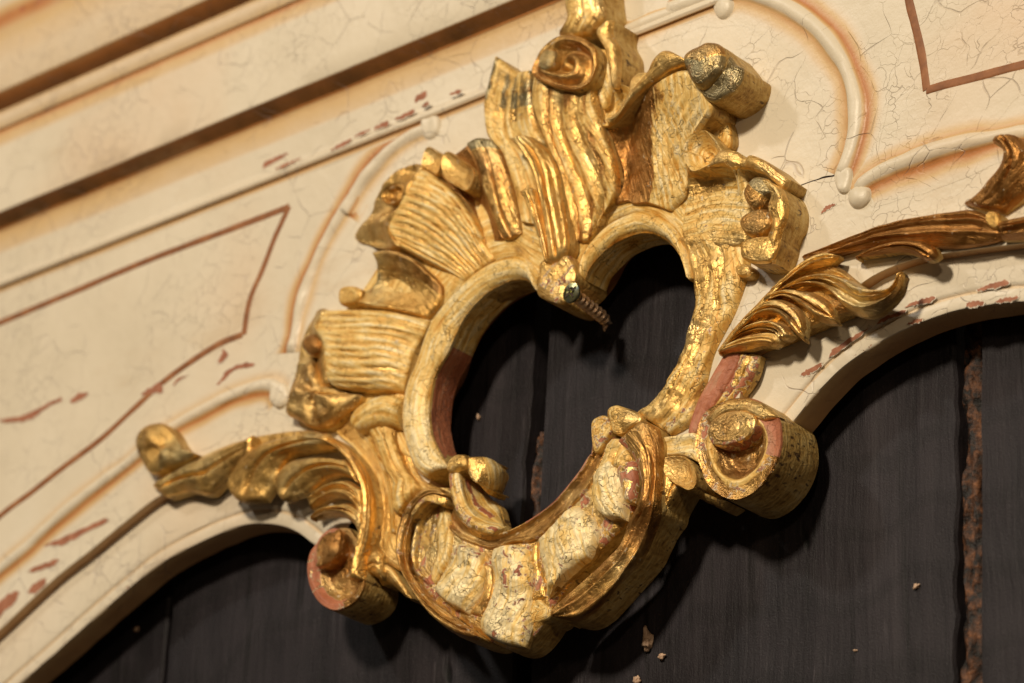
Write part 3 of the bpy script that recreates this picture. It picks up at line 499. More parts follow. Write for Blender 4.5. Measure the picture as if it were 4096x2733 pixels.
# lower left scroll leaf with its ribs, and the hollow it folds round
pt('scroll_leaf', 'Z6 615,262,6 520,245 440,290 365,380 312,500 292,640 312,770 372,900 452,1030 562,1150 702,1240 800,1268 850,1268', 'Z6 630,300,6.6 540,290 460,340 400,430 362,540 345,650 360,770 412,880 490,990 600,1090 730,1170 790,1205 850,1246', 'Z6 625,350,4 545,345 478,395 435,480 408,600 402,720 432,830 500,925 582,1008 702,1108 800,1178 800,1180 850,1225',
   nu=90, nv=34, base=-6.2, ribs=(3, -.9), rnd=.6, cream=.08, bole=lambda U, V: .27+.1*V, crack=.2, tone=.55, rough=.2)
pt('leaf_hollow', 'Z6 520,350,3.6 462,430 420,560 405,690 430,800 530,885', 'Z6 570,370,.8 530,480 495,620 490,740 510,830 540,885', 'Z6 622,368,3.2 652,450 667,600 650,710 600,810 548,885', nu=54, nv=30, base=0, ribs=(5, .5), cream=lambda U, V: .35+.5*(V > .72), bole=lambda U, V: .42*(V < .65), crack=.5, rough=.4)
bs('leaf_hood', 'Z6 440,330 470,280 540,248 605,262 640,320 625,372 560,345 500,370 450,430 400,470 400,400', h=5.2, base=1, n=44, cream=.2, bole=.42, dome=1.0)
# shell lobes of the foot
LC = dict(base=.2, rnd=.9, rw=1.4, bulge=.9, crack=.75, rough=.7)
pt('shell_lobe', 'Z6 690,635,3.6 660,760 602,860 545,935', 'Z6 782,640,4.4 775,790 740,910 655,1020', 'Z6 880,690,3.6 892,785 870,920 780,1098', nu=52, nv=28, ribs=(2, .3), cream=1.1, bole=lambda U, V: .24+.18*(U < .2)+.22*np.exp(-V*7), **LC)
pt('shell_lobe', 'Z6 960,655,3.6 935,760 950,870 932,1000 885,1120 868,1218', 'Z6 1070,640,4.6 1065,780 1085,900 1070,1050 1035,1190 1000,1285', 'Z6 1180,645,3.6 1212,760 1217,900 1202,1050 1195,1180 1150,1312', nu=66, nv=30, ribs=(2, .35), cream=1.15, bole=lambda U, V: .28+.1*V, **LC)
pt('shell_lobe', 'Z6 1262,600,3.6 1262,720 1300,840 1315,985', 'Z6 1390,470,4.8 1440,590 1440,720 1370,900', 'Z6 1500,362,3.6 1605,440 1642,560 1602,700 1480,820 1335,985', nu=60, nv=32, ribs=(3, .4), cream=1.15, bole=.27, **LC)
pt('shell_lobe', 'Z6 1640,170,3.6 1612,300 1650,400 1722,462', 'Z6 1720,90,4.6 1730,220 1750,340 1790,450', 'Z6 1790,40,3.6 1835,200 1845,340 1845,465', nu=50, nv=26, ribs=(3, .35), cream=1.15, bole=.24, **LC)
pt('shell_lobe', 'Z5 575,760,3.2 520,860 475,990', 'Z5 650,780,4 640,870 600,960', 'Z5 700,850,3.2 740,900 690,990', nu=34, nv=20, ribs=(2, .4), cream=.65, bole=.22, **LC)
bs('foot_tip', 'Z6 1210,1030 1270,1005 1340,1060 1335,1120 1250,1160 1195,1170', h=1.5, base=-6.2, n=32, cream=.75, bole=.2, crack=.8, dome=.8)
pt('gilt_groove', 'Z6 890,760,2.6 905,860 880,980 800,1090', 'Z6 940,780,2.6 945,880 920,1010 870,1110', nu=30, nv=8, base=.5, cream=0, bole=.1, rnd=.3)
pt('gilt_groove', 'Z6 1190,650,2.6 1222,780 1228,900 1205,1010', 'Z6 1250,620,2.6 1255,760 1290,870 1300,980', nu=30, nv=10, base=.5, cream=.1, bole=.42, rnd=.3)
# lower right leaf with long ribs
pt('rib_leaf', 'Z5 615,775,6 700,868 742,960 762,1090 742,1200 Z6 1850,480,3.4 1790,625 1680,745 1545,860 1425,975 1325,1095', 'Z5 690,700,6.6 780,830 800,960 800,1090 790,1210 Z6 1900,520,4 1830,670 1730,810 1600,940 1470,1050 1345,1105', 'Z5 780,640,6.4 850,800 850,950 845,1100 830,1230 Z6 1960,580,3.4 1880,730 1780,880 1660,1000 1530,1090 1350,1112', 'Z5 882,690,5 908,810 905,950 900,1090 880,1230 Z6 2040,540,2 1960,690 1850,840 1740,970 1620,1085 1500,1145 1342,1120',
   nu=100, nv=44, base=-6.2, ribs=(3, -.9), rnd=.6, cream=.06, bole=lambda U, V: .12+.45*np.exp(-((V-.05)/.15)**2)*(U < .32)+.1*V, crack=.15, tone=.55, rough=.22)
pt('leaf_finger', 'Z5 640,930,5 610,985 640,1080 665,1180', 'Z5 735,910,5 740,990 740,1090 720,1190', nu=26, nv=14, base=1, bulge=.7, cream=.15, bole=.55, crack=.1)
pt('leaf_limb', 'Z5 930,960,3 925,1080 895,1220 840,1360 760,1500', 'Z5 1070,990,2 1010,1080 950,1190 900,1300 800,1460', nu=44, nv=18, base=-6.2, bulge=-.9, cream=.15, bole=.1, crack=.2, ribs=(2, .5))
bs('leaf_cup', 'Z5 925,905 980,880 1060,885 1115,935 1150,1010 1145,1075 1100,1108 1040,1080 1000,1060 940,1000', h=3, base=-6.2, n=44, prof=lambda s, t: -1.6*(1-s**2), cream=.4, bole=.05, crack=.6)
pt('side_fillet', 'Z5 1115,1085,-.5 1230,1150 1350,1190', 'Z5 1118,1130,-2.5 1210,1185 1340,1245', nu=24, nv=8, base=-6.2, rnd=.3, cream=.4, mats=[SIDE, SIDE])
# right volute
CH = lambda s, t: np.where(s > .66, -.5*np.sin(np.clip((1-s)/.34, 0, 1)*math.pi), -3.6*np.clip((.66-s)/.26, 0, 1)**.8)
vol = bs('volute', 'Z5 1220,575 1340,512 1480,490 1600,530 1680,600 1712,690 1716,800 1692,900 1640,1005 1562,1095 1482,1152 1400,1172 1310,1142 1230,1072 1180,960 1150,850 1150,750 1175,650', h=3.6, base=-9, n=110, rings=34, prof=CH, cream=lambda U, T: .25+.5*np.exp(-((U-.68)/.1)**2), bole=lambda U, T: .95*((U > .68) & ((T > .17) & (T < .42)))+.37*(U > .70), tone=.6, crack=.25, rough=.2)
under(bs('volute_eye', 'Z5 1228,725 1258,645 1340,592 1450,578 1530,612 1545,672 1505,740 1430,782 1335,805 1260,795', h=4.8, base=-1, n=60, cream=.15, bole=lambda U, T: .05+.5*(U > .85)*(T > .5), crack=.6, tone=.5, dome=.5, sw=False), vol)
under(pt('volute_ribbon', 'Z5 1200,620,4.2 1340,512 1480,489 1602,530 1692,612', 'Z5 1245,665,4.7 1340,600 1450,582 1535,610 1590,628', nu=40, nv=16, base=1, rnd=.5, cream=.25, bole=.12, tone=.4, crack=.6, bulge=.3), vol)
# left volute
vol = bs('volute', 'F 1281,2160 1330,2125 1388,2112 1422,2150 1442,2222 1456,2300 1450,2362 1412,2412 1340,2440 1280,2410 1242,2350 1229,2280 1242,2210', h=3.2, base=-8, n=90, rings=30, prof=lambda s, t: np.where(s > .84, 0, -3.6*np.clip((.84-s)/.3, 0, 1)**.7), cream=.15, bole=lambda U, T: .26+.4*(U > .7)*(T > .55), tone=.6, crack=.2)
under(bs('volute_eye', 'B1 545,1215 530,1060 570,900 660,780 780,720 870,760 860,900 840,1030 760,1150 640,1215', h=4.2, base=-1, n=50, cream=.15, bole=lambda U, T: .22+.5*(U > .78)*(T < .5), tone=.7, dome=.6, sw=False), vol)
pt('leaf_limb', 'B1 1250,1130,3 1290,1050 1350,990 1420,1060', 'B1 1230,1350,2 1280,1330 1400,1380 1450,1330', nu=24, nv=14, base=-6.2, cream=.1, bole=.1, bulge=.6, ribs=(2, .6))
pt('leaf_limb', 'Z6 160,740,2 250,790 320,880 400,1000', 'Z6 200,900,-1 260,900 330,950 390,1000', nu=24, nv=12, base=-6.2, cream=.1, bole=.15, bulge=.4)
pt('stem', 'B1 1150,560,4 1110,780 1100,1000 1050,1250 1000,1400', 'B1 1320,560,4 1320,800 1240,1000 1190,1200 1180,1400', nu=40, nv=18, base=-6.2, bulge=1.4, ribs=(2, .4), cream=.12, bole=.15, rough=.3)
# ---------------------------------------------------------------- left shell fans
pt('shell_fan', 'Z2 1250,1050,1.6 1215,1022,2.4 1085,955,4 950,885,6 815,800,8.2', 'Z2 1320,1000,1.6 1270,960,2.4 1120,850,5.2 950,740,7.6 752,690,9', 'Z2 1385,955,1.6 1330,900,2.6 1200,735,6 1050,590,8.4 800,570,10', 'Z2 1440,920,1.6 1375,850,3 1285,680,6.2 1140,520,8.4 890,400,10.2', 'Z2 1480,890,1.6 1405,790,3 1335,640,5.4 1210,460,6.8 1060,330,7.6 960,275,8.2', nu=60, nv=64, base=0, ribs=(12, .38), ends=(0, 1), rnd=.9, rw=1.8, cream=.72, wear=.55, crack=.3, rough=.3)
lip = pt('curled_lip', 'Z2 830,815,8 765,745,9 758,650,9.8 840,545,10.2 885,440,10.6 915,360,10.4 985,275,8.4', 'Z2 815,835,4 720,790,3.4 690,715,4 770,560,4 820,440,4.6 880,345,6.4 965,262,7', 'Z2 760,838,1 620,805,1 528,745,1 630,600,2.4 690,440,4 810,305,5.5 940,255,6', nu=70, nv=26, base=0, rnd=.5, cream=.22, tone=.35, bole=.12, rough=.45, fn=lambda U, V: .8*np.sin(U*19)*np.sin(V*math.pi))
under(bs('lip_eye', 'Z2 715,480 750,420 820,395 870,430 850,490 800,525 740,520', h=9.4, base=5, n=30, prof=SPIRAL(.7, 1.5), cream=.05, bole=.3), lip)
pt('gilt_saddle', 'Z2 640,852,6.5 760,845,7 880,880,6 1000,975,5 1112,1070,3', 'Z2 672,930,5 800,940,4.4 940,1010,3.6 1112,1120,3', 'Z2 668,1060,3.6 790,1050,1.8 920,1120,2 1095,1180,3', 'Z2 560,1128,4.4 710,1150,3.4 870,1195,3.4 1060,1235,3', 'Z2 432,1150,5.6 600,1200,5.4 800,1232,5 1015,1292,3', nu=50, nv=44, base=0, rnd=.6, cream=-.15, bole=.03, tone=lambda U, V: .2-.7*np.exp(-((U)/.12)**2)+.4*(V < .3), crack=.1, rough=.25)
bs('lip_eye', 'Z2 428,1140 450,1095 520,1085 580,1115 560,1170 500,1200 440,1200', h=5.4, base=0, n=30, cream=.6, dome=.8)
pt('shell_fan', 'Z2 1012,1305,3 800,1250,6.2 600,1232,7.2 430,1232,7.4 318,1232,6.6', 'Z2 1000,1380,3 790,1345,6.8 560,1340,8 265,1370,9', 'Z4 945,130,3 720,110,7.2 510,110,8.6 305,110,9.2', 'Z4 905,230,3 710,230,7.2 510,235,8.6 322,235,9.2', 'Z4 878,340,3 700,350,6.4 520,360,7.6 335,365,8.4', 'Z4 852,455,2.4 720,440,4.4 590,445,5.4 395,425,6.6', nu=54, nv=64, base=0, ribs=(11, .38), ends=(0, 1), rnd=.9, rw=1.8, cream=.75, wear=.55, crack=.3, rough=.3)
lip = pt('curled_lip', 'Z2 330,1235,6.4 270,1320,8.6 Z4 270,40,9 318,130,9 320,250,8.8 335,400,8', 'Z2 310,1228,4.6 255,1330,4 Z4 245,60,3.4 275,160,3 270,300,3.4 305,420,5', 'Z2 285,1240,3 220,1350,2 Z4 180,90,2 145,210,2 120,350,2 100,480,2', nu=50, nv=22, base=0, cream=.25, tone=.4, bole=.12, rough=.45)
under(bs('lip_eye', 'Z4 190,150 205,90 250,65 295,90 305,150 275,195 230,195', h=7, base=2, n=30, cream=0, tone=.9, bole=.2, dome=1.4), lip)
bs('curled_lip', 'Z4 300,320 330,400 400,425 480,455 585,480 545,530 475,580 405,650 335,692 235,685 155,632 82,592 108,470 140,330 175,235 250,215', h=4, base=0, n=64, rings=20, cream=.3, tone=.4, bole=.12, rough=.6, prof=lambda s, t: 2.6*np.sqrt(np.clip(1-s**2.4, 0, 1))*(1+.28*np.sin(3*t+.8)+.12*np.sin(7*t)))
# ---------------------------------------------------------------- crest, left part
pt('hollow_leaf', 'Z2 1395,800,2.6 1335,650,3.6 1230,480,4.6 1120,350,5.6 1020,300,6', 'Z2 1450,790,1.6 1400,600,1.4 1310,440,2.2 1230,330,4 1120,250,6', 'Z2 1530,760,3 1470,560,5 1400,380,6.5 1345,230,7.6 1290,130,8', nu=50, nv=26, base=0, ends=(0, 1), rnd=.4, cream=-.1, tone=.85, bole=.04, crack=.1, rough=.18)
bs('curled_flap', 'Z2 985,280 1000,190 1030,148 1080,180 1125,205 1110,280 1080,330 1030,300', h=7, base=0, n=36, prof=lambda s, t: -1.3*(1-s**2), cream=.35, bole=.15)
bs('curled_flap', 'Z2 1122,300 1120,230 1155,178 1230,225 1325,300 1325,370 1285,435 1215,405 1150,360', h=8.4, base=0, n=44, prof=lambda s, t: -1.6*(1-s**2), cream=.3, bole=.05)
pt('rib_leaf', 'Z2 1272,118,8.6 1330,250,7.6 1385,450,6 1455,630,4.4 1525,765,3', 'Z2 1350,82,9 1420,240,8 1475,420,6.4 1530,600,5 1580,750,3.4', 'Z2 1445,95,8.6 1510,210,7.6 1570,390,6 1615,570,4.4 1650,720,3', nu=54, nv=28, base=0, ends=(1, 0), ribs=(2, 1.1), rnd=.7, cream=.3, tone=lambda U, V: .5-1.3*(U < .12), crack=.3, rough=.16)
pt('tall_lobe', 'A6 1635,372,11 1585,560,10 1557,720,9 1582,900,8 1680,1020,7 1750,1220,5.6 1810,1480,4', 'A6 1760,470,9 1720,640,8 1710,780,7 1740,920,6.4 1830,1040,5.6 1880,1250,4.6 1900,1500,3.4', 'A6 1862,470,11 1872,640,9.4 1900,800,8 1935,920,7.4 1970,1050,6.6 2000,1270,5 2010,1500,3.4', nu=66, nv=28, base=0, ends=(1, 0), rnd=.7, ribs=(3, .35), cream=lambda U, V: .5+.2*(U > .3), tone=lambda U, V: .5-1.1*(U < .22), crack=.35, rough=.25)
# centre leaf with four ribs, its roll, and what rises behind it
pt('centre_leaf', 'Z1 395,450,12.5 368,600,11.6 372,740,10.6 430,900,9.4 500,1050,8.2 572,1300,6 612,1500,4 620,1600,3', 'Z1 540,560,12.5 530,800,10.4 575,1000,9 645,1250,6.6 700,1500,4 720,1620,3', 'Z1 660,580,12.5 655,800,10.8 700,1000,9.2 765,1250,7 795,1460,4.4 760,1600,3.2', 'Z1 745,540,12.4 745,780,10.6 785,960,9.4 855,1200,7 850,1400,4.6 800,1540,3.4', 'Z1 830,400,11.6 805,680,10.4 862,900,9.2 930,1100,7.2 942,1290,5 860,1440,3.6', nu=84, nv=60, thick=1.6, ends=(1, 0), ribs=(4, 1.3), rnd=.7, cream=.5, tone=lambda U, V: .45+.35*np.sin(V*25), bole=.06, crack=.4, rough=.18)
lr = bs('leaf_roll', 'Z1 385,490 420,370 500,275 590,235 680,245 760,285 808,350 805,450 765,545 680,598 570,588 465,550', h=14.5, base=8, n=72, rings=34, prof=SPIRAL(1.5, 2.0, 1.5), cream=.05, tone=.55, bole=.12, rough=.3)
under(bs('roll_eye', 'Z1 430,450 450,370 500,330 540,360 525,430 480,480', h=14.6, base=10, n=28, cream=.1, tone=-.4, dome=1.2), lr)
pt('upper_leaf', 'Z1 560,-300,14 585,-100,13.6 592,40,13 605,120,12.6 545,220,12', 'Z1 680,-320,14 700,-100,14 705,60,13.6 690,160,13 660,240,12.4', 'Z1 810,-320,12 828,-60,12 850,60,11.4 845,120,11 760,230,11', nu=40, nv=22, base=0, rnd=.7, ribs=(2, .5), cream=.45, bole=.05, rough=.2)
pt('side_leaf', 'Z1 885,140,12.4 808,215,12.4 865,330,12 895,450,11.4 912,590,10', 'Z1 915,132,12.2 905,225,12 952,320,11.6 962,450,11 950,590,9.6', nu=40, nv=12, base=0, rnd=.6, bulge=.6, cream=.2, crack=.2)
pt('side_leaf', 'Z1 800,320,10 800,450 810,600,9.6 850,720,9', 'Z1 870,330,10 900,460 905,580,9 890,700,8', nu=30, nv=12, base=0, cream=.7, rnd=.5)
# ---------------------------------------------------------------- crest, right part
pt('channel_leaf', 'Z1 770,790,8 800,950,6.4 850,1150,4.6 930,1370,2.6', 'Z1 835,800,8.6 865,950,6.4 910,1150,4.4 960,1360,2.8', 'Z1 930,850,7 960,1000,4 985,1200,2.8 990,1350,2.8', 'Z1 1080,700,7.6 1050,900,3.4 1040,1120,2.4 1030,1345,2.8', 'Z1 1200,560,11.6 1140,850,7 1118,1060,4.8 1105,1250,3.6 1060,1360,3', 'Z1 1400,470,14 1340,750,10.4 1275,1000,7.4 1235,1200,5 1170,1360,3.4', 'Z1 1545,600,12.6 1575,740,11 1480,900,8.4 1425,1100,6.2 1395,1300,4.4 1310,1410,3.4', nu=72, nv=70, base=0, ends=(1, 0), rnd=.6, cream=lambda U, V: -.1+.92*np.clip((V-.46)/.2, 0, 1), tone=.7, crack=lambda U, V: np.where(V < .58, .1, .9), rough=.2, fn=lambda U, V: .32*np.sin(V*95+2*np.sin(U*4))*(V > .60)*np.clip((1-U)*3, 0, 1)*np.clip(U*6, 0, 1))
pt('gilt_fold', 'Z1 885,845,9.4 960,792,10 1050,670,11.2 1160,560,12.6 1270,472,14 1350,442,14.2 1412,425,14.2', 'Z1 880,815,10 965,760,10.6 1050,630,11.8 1150,520,13 1225,410,14.6 1310,370,15 1405,395,14.8', 'Z1 870,800,9 960,735,9.4 1040,600,10.6 1140,495,12 1190,395,13.6 1270,332,14 1395,380,14', nu=60, nv=16, base=0, rnd=.5, cream=.05, bole=.04, crack=.1, rough=.16)
bs('curled_flap', 'Z1 808,780 828,690 880,612 945,568 1010,580 1045,620 1020,690 975,752 925,825 878,848 830,830', h=8.6, base=0, n=48, prof=lambda s, t: -5*(1-s**1.5), cream=.8, crack=.6)
bs('curled_flap', 'Z1 1040,600 1060,530 1110,490 1165,495 1160,540 1100,600 1060,640', h=9.4, base=0, n=32, cream=.35, dome=1)
bs('roll_knob', 'Z1 1408,395 1468,332 1580,290 1655,325 1664,440 1622,505 1535,582 1482,570 1436,500', h=15, base=9, n=48, rings=18, cream=.12, bole=.05, tone=lambda U, T: np.where(T < .4, .6, -.5), dome=2.2, rough=.4)
bs('roll_body', 'Z1 1525,600 1610,505 1655,400 1640,310 1700,375 1750,440 1792,465 1772,560 1705,630 1610,678 1545,655', h=12.6, base=0, n=56, rings=16, cream=.2, bole=.1, tone=-.7, dome=1.4, crack=.3, rough=.3)
bs('roll_socket', 'Z1 1420,1000 1500,780 1600,690 1680,790 1720,900 1700,990 1560,1000', h=3, base=0, n=40, cream=.75, crack=1, rough=.6, bole=.2)
# right frill
bs('curled_flap', 'Z3 893,250 925,165 1015,120 1065,145 1125,225 1145,285 1065,352 962,392 912,340', h=9, base=0, n=48, prof=lambda s, t: -5.5*(1-s**1.5), cream=.8, crack=.9)
pt('frill_cup', 'Z3 905,350,8.6 960,396,9 1060,372,9 1150,362,9 1220,378,9', 'Z3 915,440,6 1000,450,4.4 1090,440,3.8 1180,430,4.2 1260,420,6', 'Z3 925,540,4 1010,545,2.6 1100,535,2.6 1190,510,3 1310,470,5', 'Z3 905,650,3.2 1000,650,3 1100,620,3 1200,590,3.4 1320,560,4.6', 'Z3 885,770,3.2 990,790,3.4 1090,780,3.6 1200,730,3.8 1320,680,4.4', 'Z3 890,840,3.2 1000,880,3.4 1100,900,3.4 1210,900,3.4 1310,860,4', nu=46, nv=56, base=0, rnd=.3, cream=lambda U, V: .8-.62*np.exp(-((V-.2)/.25)**2)*(U < .6)-.35*np.exp(-((V-1)/.25)**2), bole=lambda U, V: .02+.2*(V > .75), crack=.65, rough=.35)
pt('frill_partition', 'Z3 1205,372,9 1240,430,6 1255,520,4.4 1235,570,3.4', 'Z3 1290,360,9 1280,430,6.6 1305,530,4.6 1300,590,3.6', nu=26, nv=14, base=0, ribs=(2, .9), cream=.75, crack=.5)
pt('gilt_crown', 'Z3 1045,362,9.6 1100,300,10 1145,252,10 1235,256,10 1300,305,9.6 1340,282,10 1440,325,10 1530,400,9 1600,450,8', 'Z3 1060,372,9.4 1130,330,10.6 1200,310,10.8 1250,330,10.2 1300,340,9.6 1360,330,10.6 1430,370,10.2 1510,440,9 1580,490,8', 'Z3 1075,374,9 1150,360,9.4 1210,376,9.4 1275,372,9 1330,375,9 1385,394,9.6 1430,410,9.6 1490,460,8.6 1560,520,7.6', nu=60, nv=18, base=0, rnd=.4, cream=.12, crack=.3, rough=.25)
pt('hook_spine', 'Z3 1400,442,10.6 1470,545,10 1450,640,9.6 1480,740,9.6 1455,830,9.4 1440,900,9 1400,985,8.6', 'Z3 1445,445,11 1525,545,10.8 1520,650,10.6 1520,745,10.4 1500,850,10 1480,930,9.6 1440,1000,8.8', 'Z3 1470,455,10.4 1548,510,10.2 1582,610,10 1572,710,10 1545,790,9.6 1520,890,9.2 1492,1002,8.8', nu=64, nv=22, base=0, rnd=.6, cream=.06, crack=.5, bole=.02, rough=.2)
bs('hook_knob', 'Z3 1308,545 1338,480 1400,438 1470,460 1500,535 1445,565 1425,615 1380,652 1330,612', h=9.4, base=2, n=44, rings=16, cream=.12, bole=.05, tone=lambda U, T: np.where((T > .1) & (T < .6), -.5, .6), dome=1.8, rough=.3, sw=False)
bs('hook_knob', 'Z3 1283,745 1308,700 1380,662 1450,655 1500,720 1470,780 1395,832 1332,822 1298,790', h=8.8, base=2, n=44, rings=16, cream=.05, bole=.08, tone=.6, dome=1.6, rough=.25, sw=False)
bs('hook_knob', 'Z3 1282,905 1300,870 1380,842 1460,835 1535,850 1505,960 1470,1002 1385,1006 1320,990 1285,960', h=8.8, base=0, n=48, rings=16, cream=.05, bole=.04, dome=1.2, crack=.1, rough=.2)
bs('torn_root', 'Z3 1250,1040 1310,1020 1345,1050 1330,1090 1270,1095', h=3.6, base=0, n=30, cream=.2, dome=1)
# ---------------------------------------------------------------- the small leaf over the point of the heart
pt('cusp_leaf', 'Z2 1562,88,13.4 1640,210,12.8 1702,340,12 1745,480,11 1785,650,9.6 1805,800,8.4 1820,925,7', 'Z2 1640,60,14 1740,190,13.2 1795,330,12.2 1830,480,11.4 1862,650,10 1880,800,8.8 1885,910,7.4', 'Z2 1705,68,12.6 1805,155,12.2 1865,285,11.4 1895,450,10.4 1922,650,9.4 1942,800,8.2 1938,875,7', nu=72, nv=36, base=2, ribs=(2, -1.3), rnd=.6, cream=.1, bole=.10, crack=.15, rough=.14)
pt('cusp_leaf', 'Z2 1630,445,11.4 1682,560,10.6 1742,720,9.4 1782,850,8.2 1805,930,7', 'Z2 1690,415,12 1735,560,11.2 1785,720,9.8 1812,850,8.6 1830,930,7.2', 'Z2 1742,432,11 1775,560,10.4 1808,700,9.2 1838,850,8 1850,935,7', nu=54, nv=22, base=2, ribs=(2, -.8), rnd=.5, cream=.2, bole=.04, rough=.12)
bs('broken_tip', 'Z2 1790,925 1860,900 1940,872 1990,930 2010,1030 1950,1100 1935,1190 1850,1185 1765,1135 1775,1040', h=5.6, base=-6, n=56, rings=16, cream=.08, bole=.36, dome=1.0, rough=.5, crack=.3)
pt('screw_groove', 'Z2 1870,930,6.2 1900,1000 1930,1080', 'Z2 1950,850,5.4 1985,910 2010,1000', nu=40, nv=12, base=1, cream=.2, bole=.5, fn=lambda U, V: .28*np.sin(U*75), rough=.1)
# ================================================================ acanthus sprays either side
def spray(root, fingers, **k):
    for f in fingers:
        kw = dict(k); kw.update(f[-1] if isinstance(f[-1], dict) else {}); rails = [r for r in f if isinstance(r, str)]
        patch(kw.pop('name', 'leaf_finger'), root, rails, **kw)
LK = dict(nu=56, nv=30, thick=1.9, rnd=.6, rw=1.0, cream=.02, bole=.06, crack=.06, tone=.34, rough=.14)
lsp = Root('acanthus_spray', (float(unp(1300, 1800, 0)[0]), float(unp(1300, 1800, 0)[1+1]), 0), 'gilded acanthus spray left of the heart, ending in a small rolled scroll', 'carving', 'acanthus sprays beside the heart')
spray(lsp, [
 ('Z7 1010,405,6 820,468,5 640,552,4 470,645,3.6 342,735,3.4', 'Z7 1010,470,5.4 850,530,4.6 700,620,4 540,700,3.4 400,770,3', 'Z7 1000,545,5 885,612,4.4 765,722,3.6 690,785,3.2 560,772,2.6 430,812,2.4', dict(ribs=(2, -1.0), bulge=.4, thick=3, bole=.1)),
 ('Z7 1500,382,7.4 1300,392,7 1100,440,6.4 960,512,5.6 872,640,4.6 838,745,4', 'Z7 1530,430,8 1340,445,7.6 1160,500,7 1050,590,6 980,720,5 930,840,4.4', 'Z7 1560,485,7 1400,502,6.6 1260,530,6 1185,610,5.4 1150,710,4.6 1085,832,4', dict(ribs=(2, -1.0), bulge=.4)),
 ('Z7 1650,560,7 1520,540,6.8 1380,546,6.2 1262,572,5.6 1182,642,5 1160,740,4.4', 'Z7 1690,640,7.6 1560,600,7.4 1440,610,6.8 1330,670,6 1250,760,5 1220,835,4.4', 'Z7 1725,725,6.8 1605,665,6.6 1485,685,6 1395,762,5 1330,800,4.6 1310,815,4.2', dict(ribs=(2, -1.0), bulge=.4)),
 ('Z7 1745,765,7 1640,702,6.8 1540,712,6 1450,762,5.2 1380,822,4.6', 'Z7 1745,850,7.4 1665,770,7 1570,758,6.4 1480,800,5.6 1395,870,4.8', 'Z7 1742,960,6.6 1682,865,6.2 1602,815,5.8 1512,825,5 1400,895,4.4', dict(ribs=(3, -0.88))),
 ('Z7 1748,905,6.6 1660,852,6.4 1560,862,5.8 1462,892,5 1398,952,4.4', 'Z7 1740,980,7 1675,915,6.8 1585,895,6.2 1490,910,5.4 1405,965,4.6', 'Z7 1728,1062,6 1682,992,5.8 1602,942,5.4 1502,936,4.8 1415,968,4.2', dict(ribs=(2, -0.75))),
 ('Z7 1330,366,5.6 1480,378,6.6 1610,436,7 1715,535,7 1790,655,6.8 1830,800,6.4 1832,940,6 1812,1080,5.4 1780,1200,4.6 1745,1290,4', 'Z7 1340,405,8 1480,418,9 1600,476,9 1695,580,8.8 1765,700,8.4 1795,830,8 1790,960,7.2 1775,1080,6.2 1745,1190,5.4 1720,1280,4.6', 'Z7 1345,440,7 1480,456,7.6 1585,515,7.6 1675,622,7.4 1735,742,7 1755,855,6.6 1748,980,6 1738,1080,5.4 1715,1180,4.8 1695,1265,4', dict(name='leaf_spine', nu=80, nv=24, thick=None, base=-2, ribs=(3, -0.88), cream=.12))], **LK)
boss('rolled_end', lsp, 'Z7 243,440 278,372 340,330 420,328 485,380 530,460 580,515 640,530 560,580 450,612 385,655 330,650 282,575 250,505', h=4.4, base=0, n=60, rings=18, cream=.3, bole=.08, tone=-.2, prof=lambda s, t: 1.8*np.sqrt(np.clip(1-s**2.4, 0, 1))*(1+.35*np.sin(2*t+.5)+.15*np.sin(5*t)), rough=.4)
patch('leaf_back', lsp, ['Z7 1480,370,2 1300,372 1100,400 900,450 700,530 500,640 350,745', 'Z7 1560,500,2 1400,520 1200,560 1000,560 850,620 680,700 420,800'], nu=50, nv=14, base=0, cream=.15, bole=.05)
rsp = Root('acanthus_spray', (float(unp(3150, 1350, 0)[0]), float(unp(3150, 1350, 0)[2]), 0), 'gilded acanthus spray right of the heart, springing up beside the large volute', 'carving', 'acanthus sprays beside the heart')
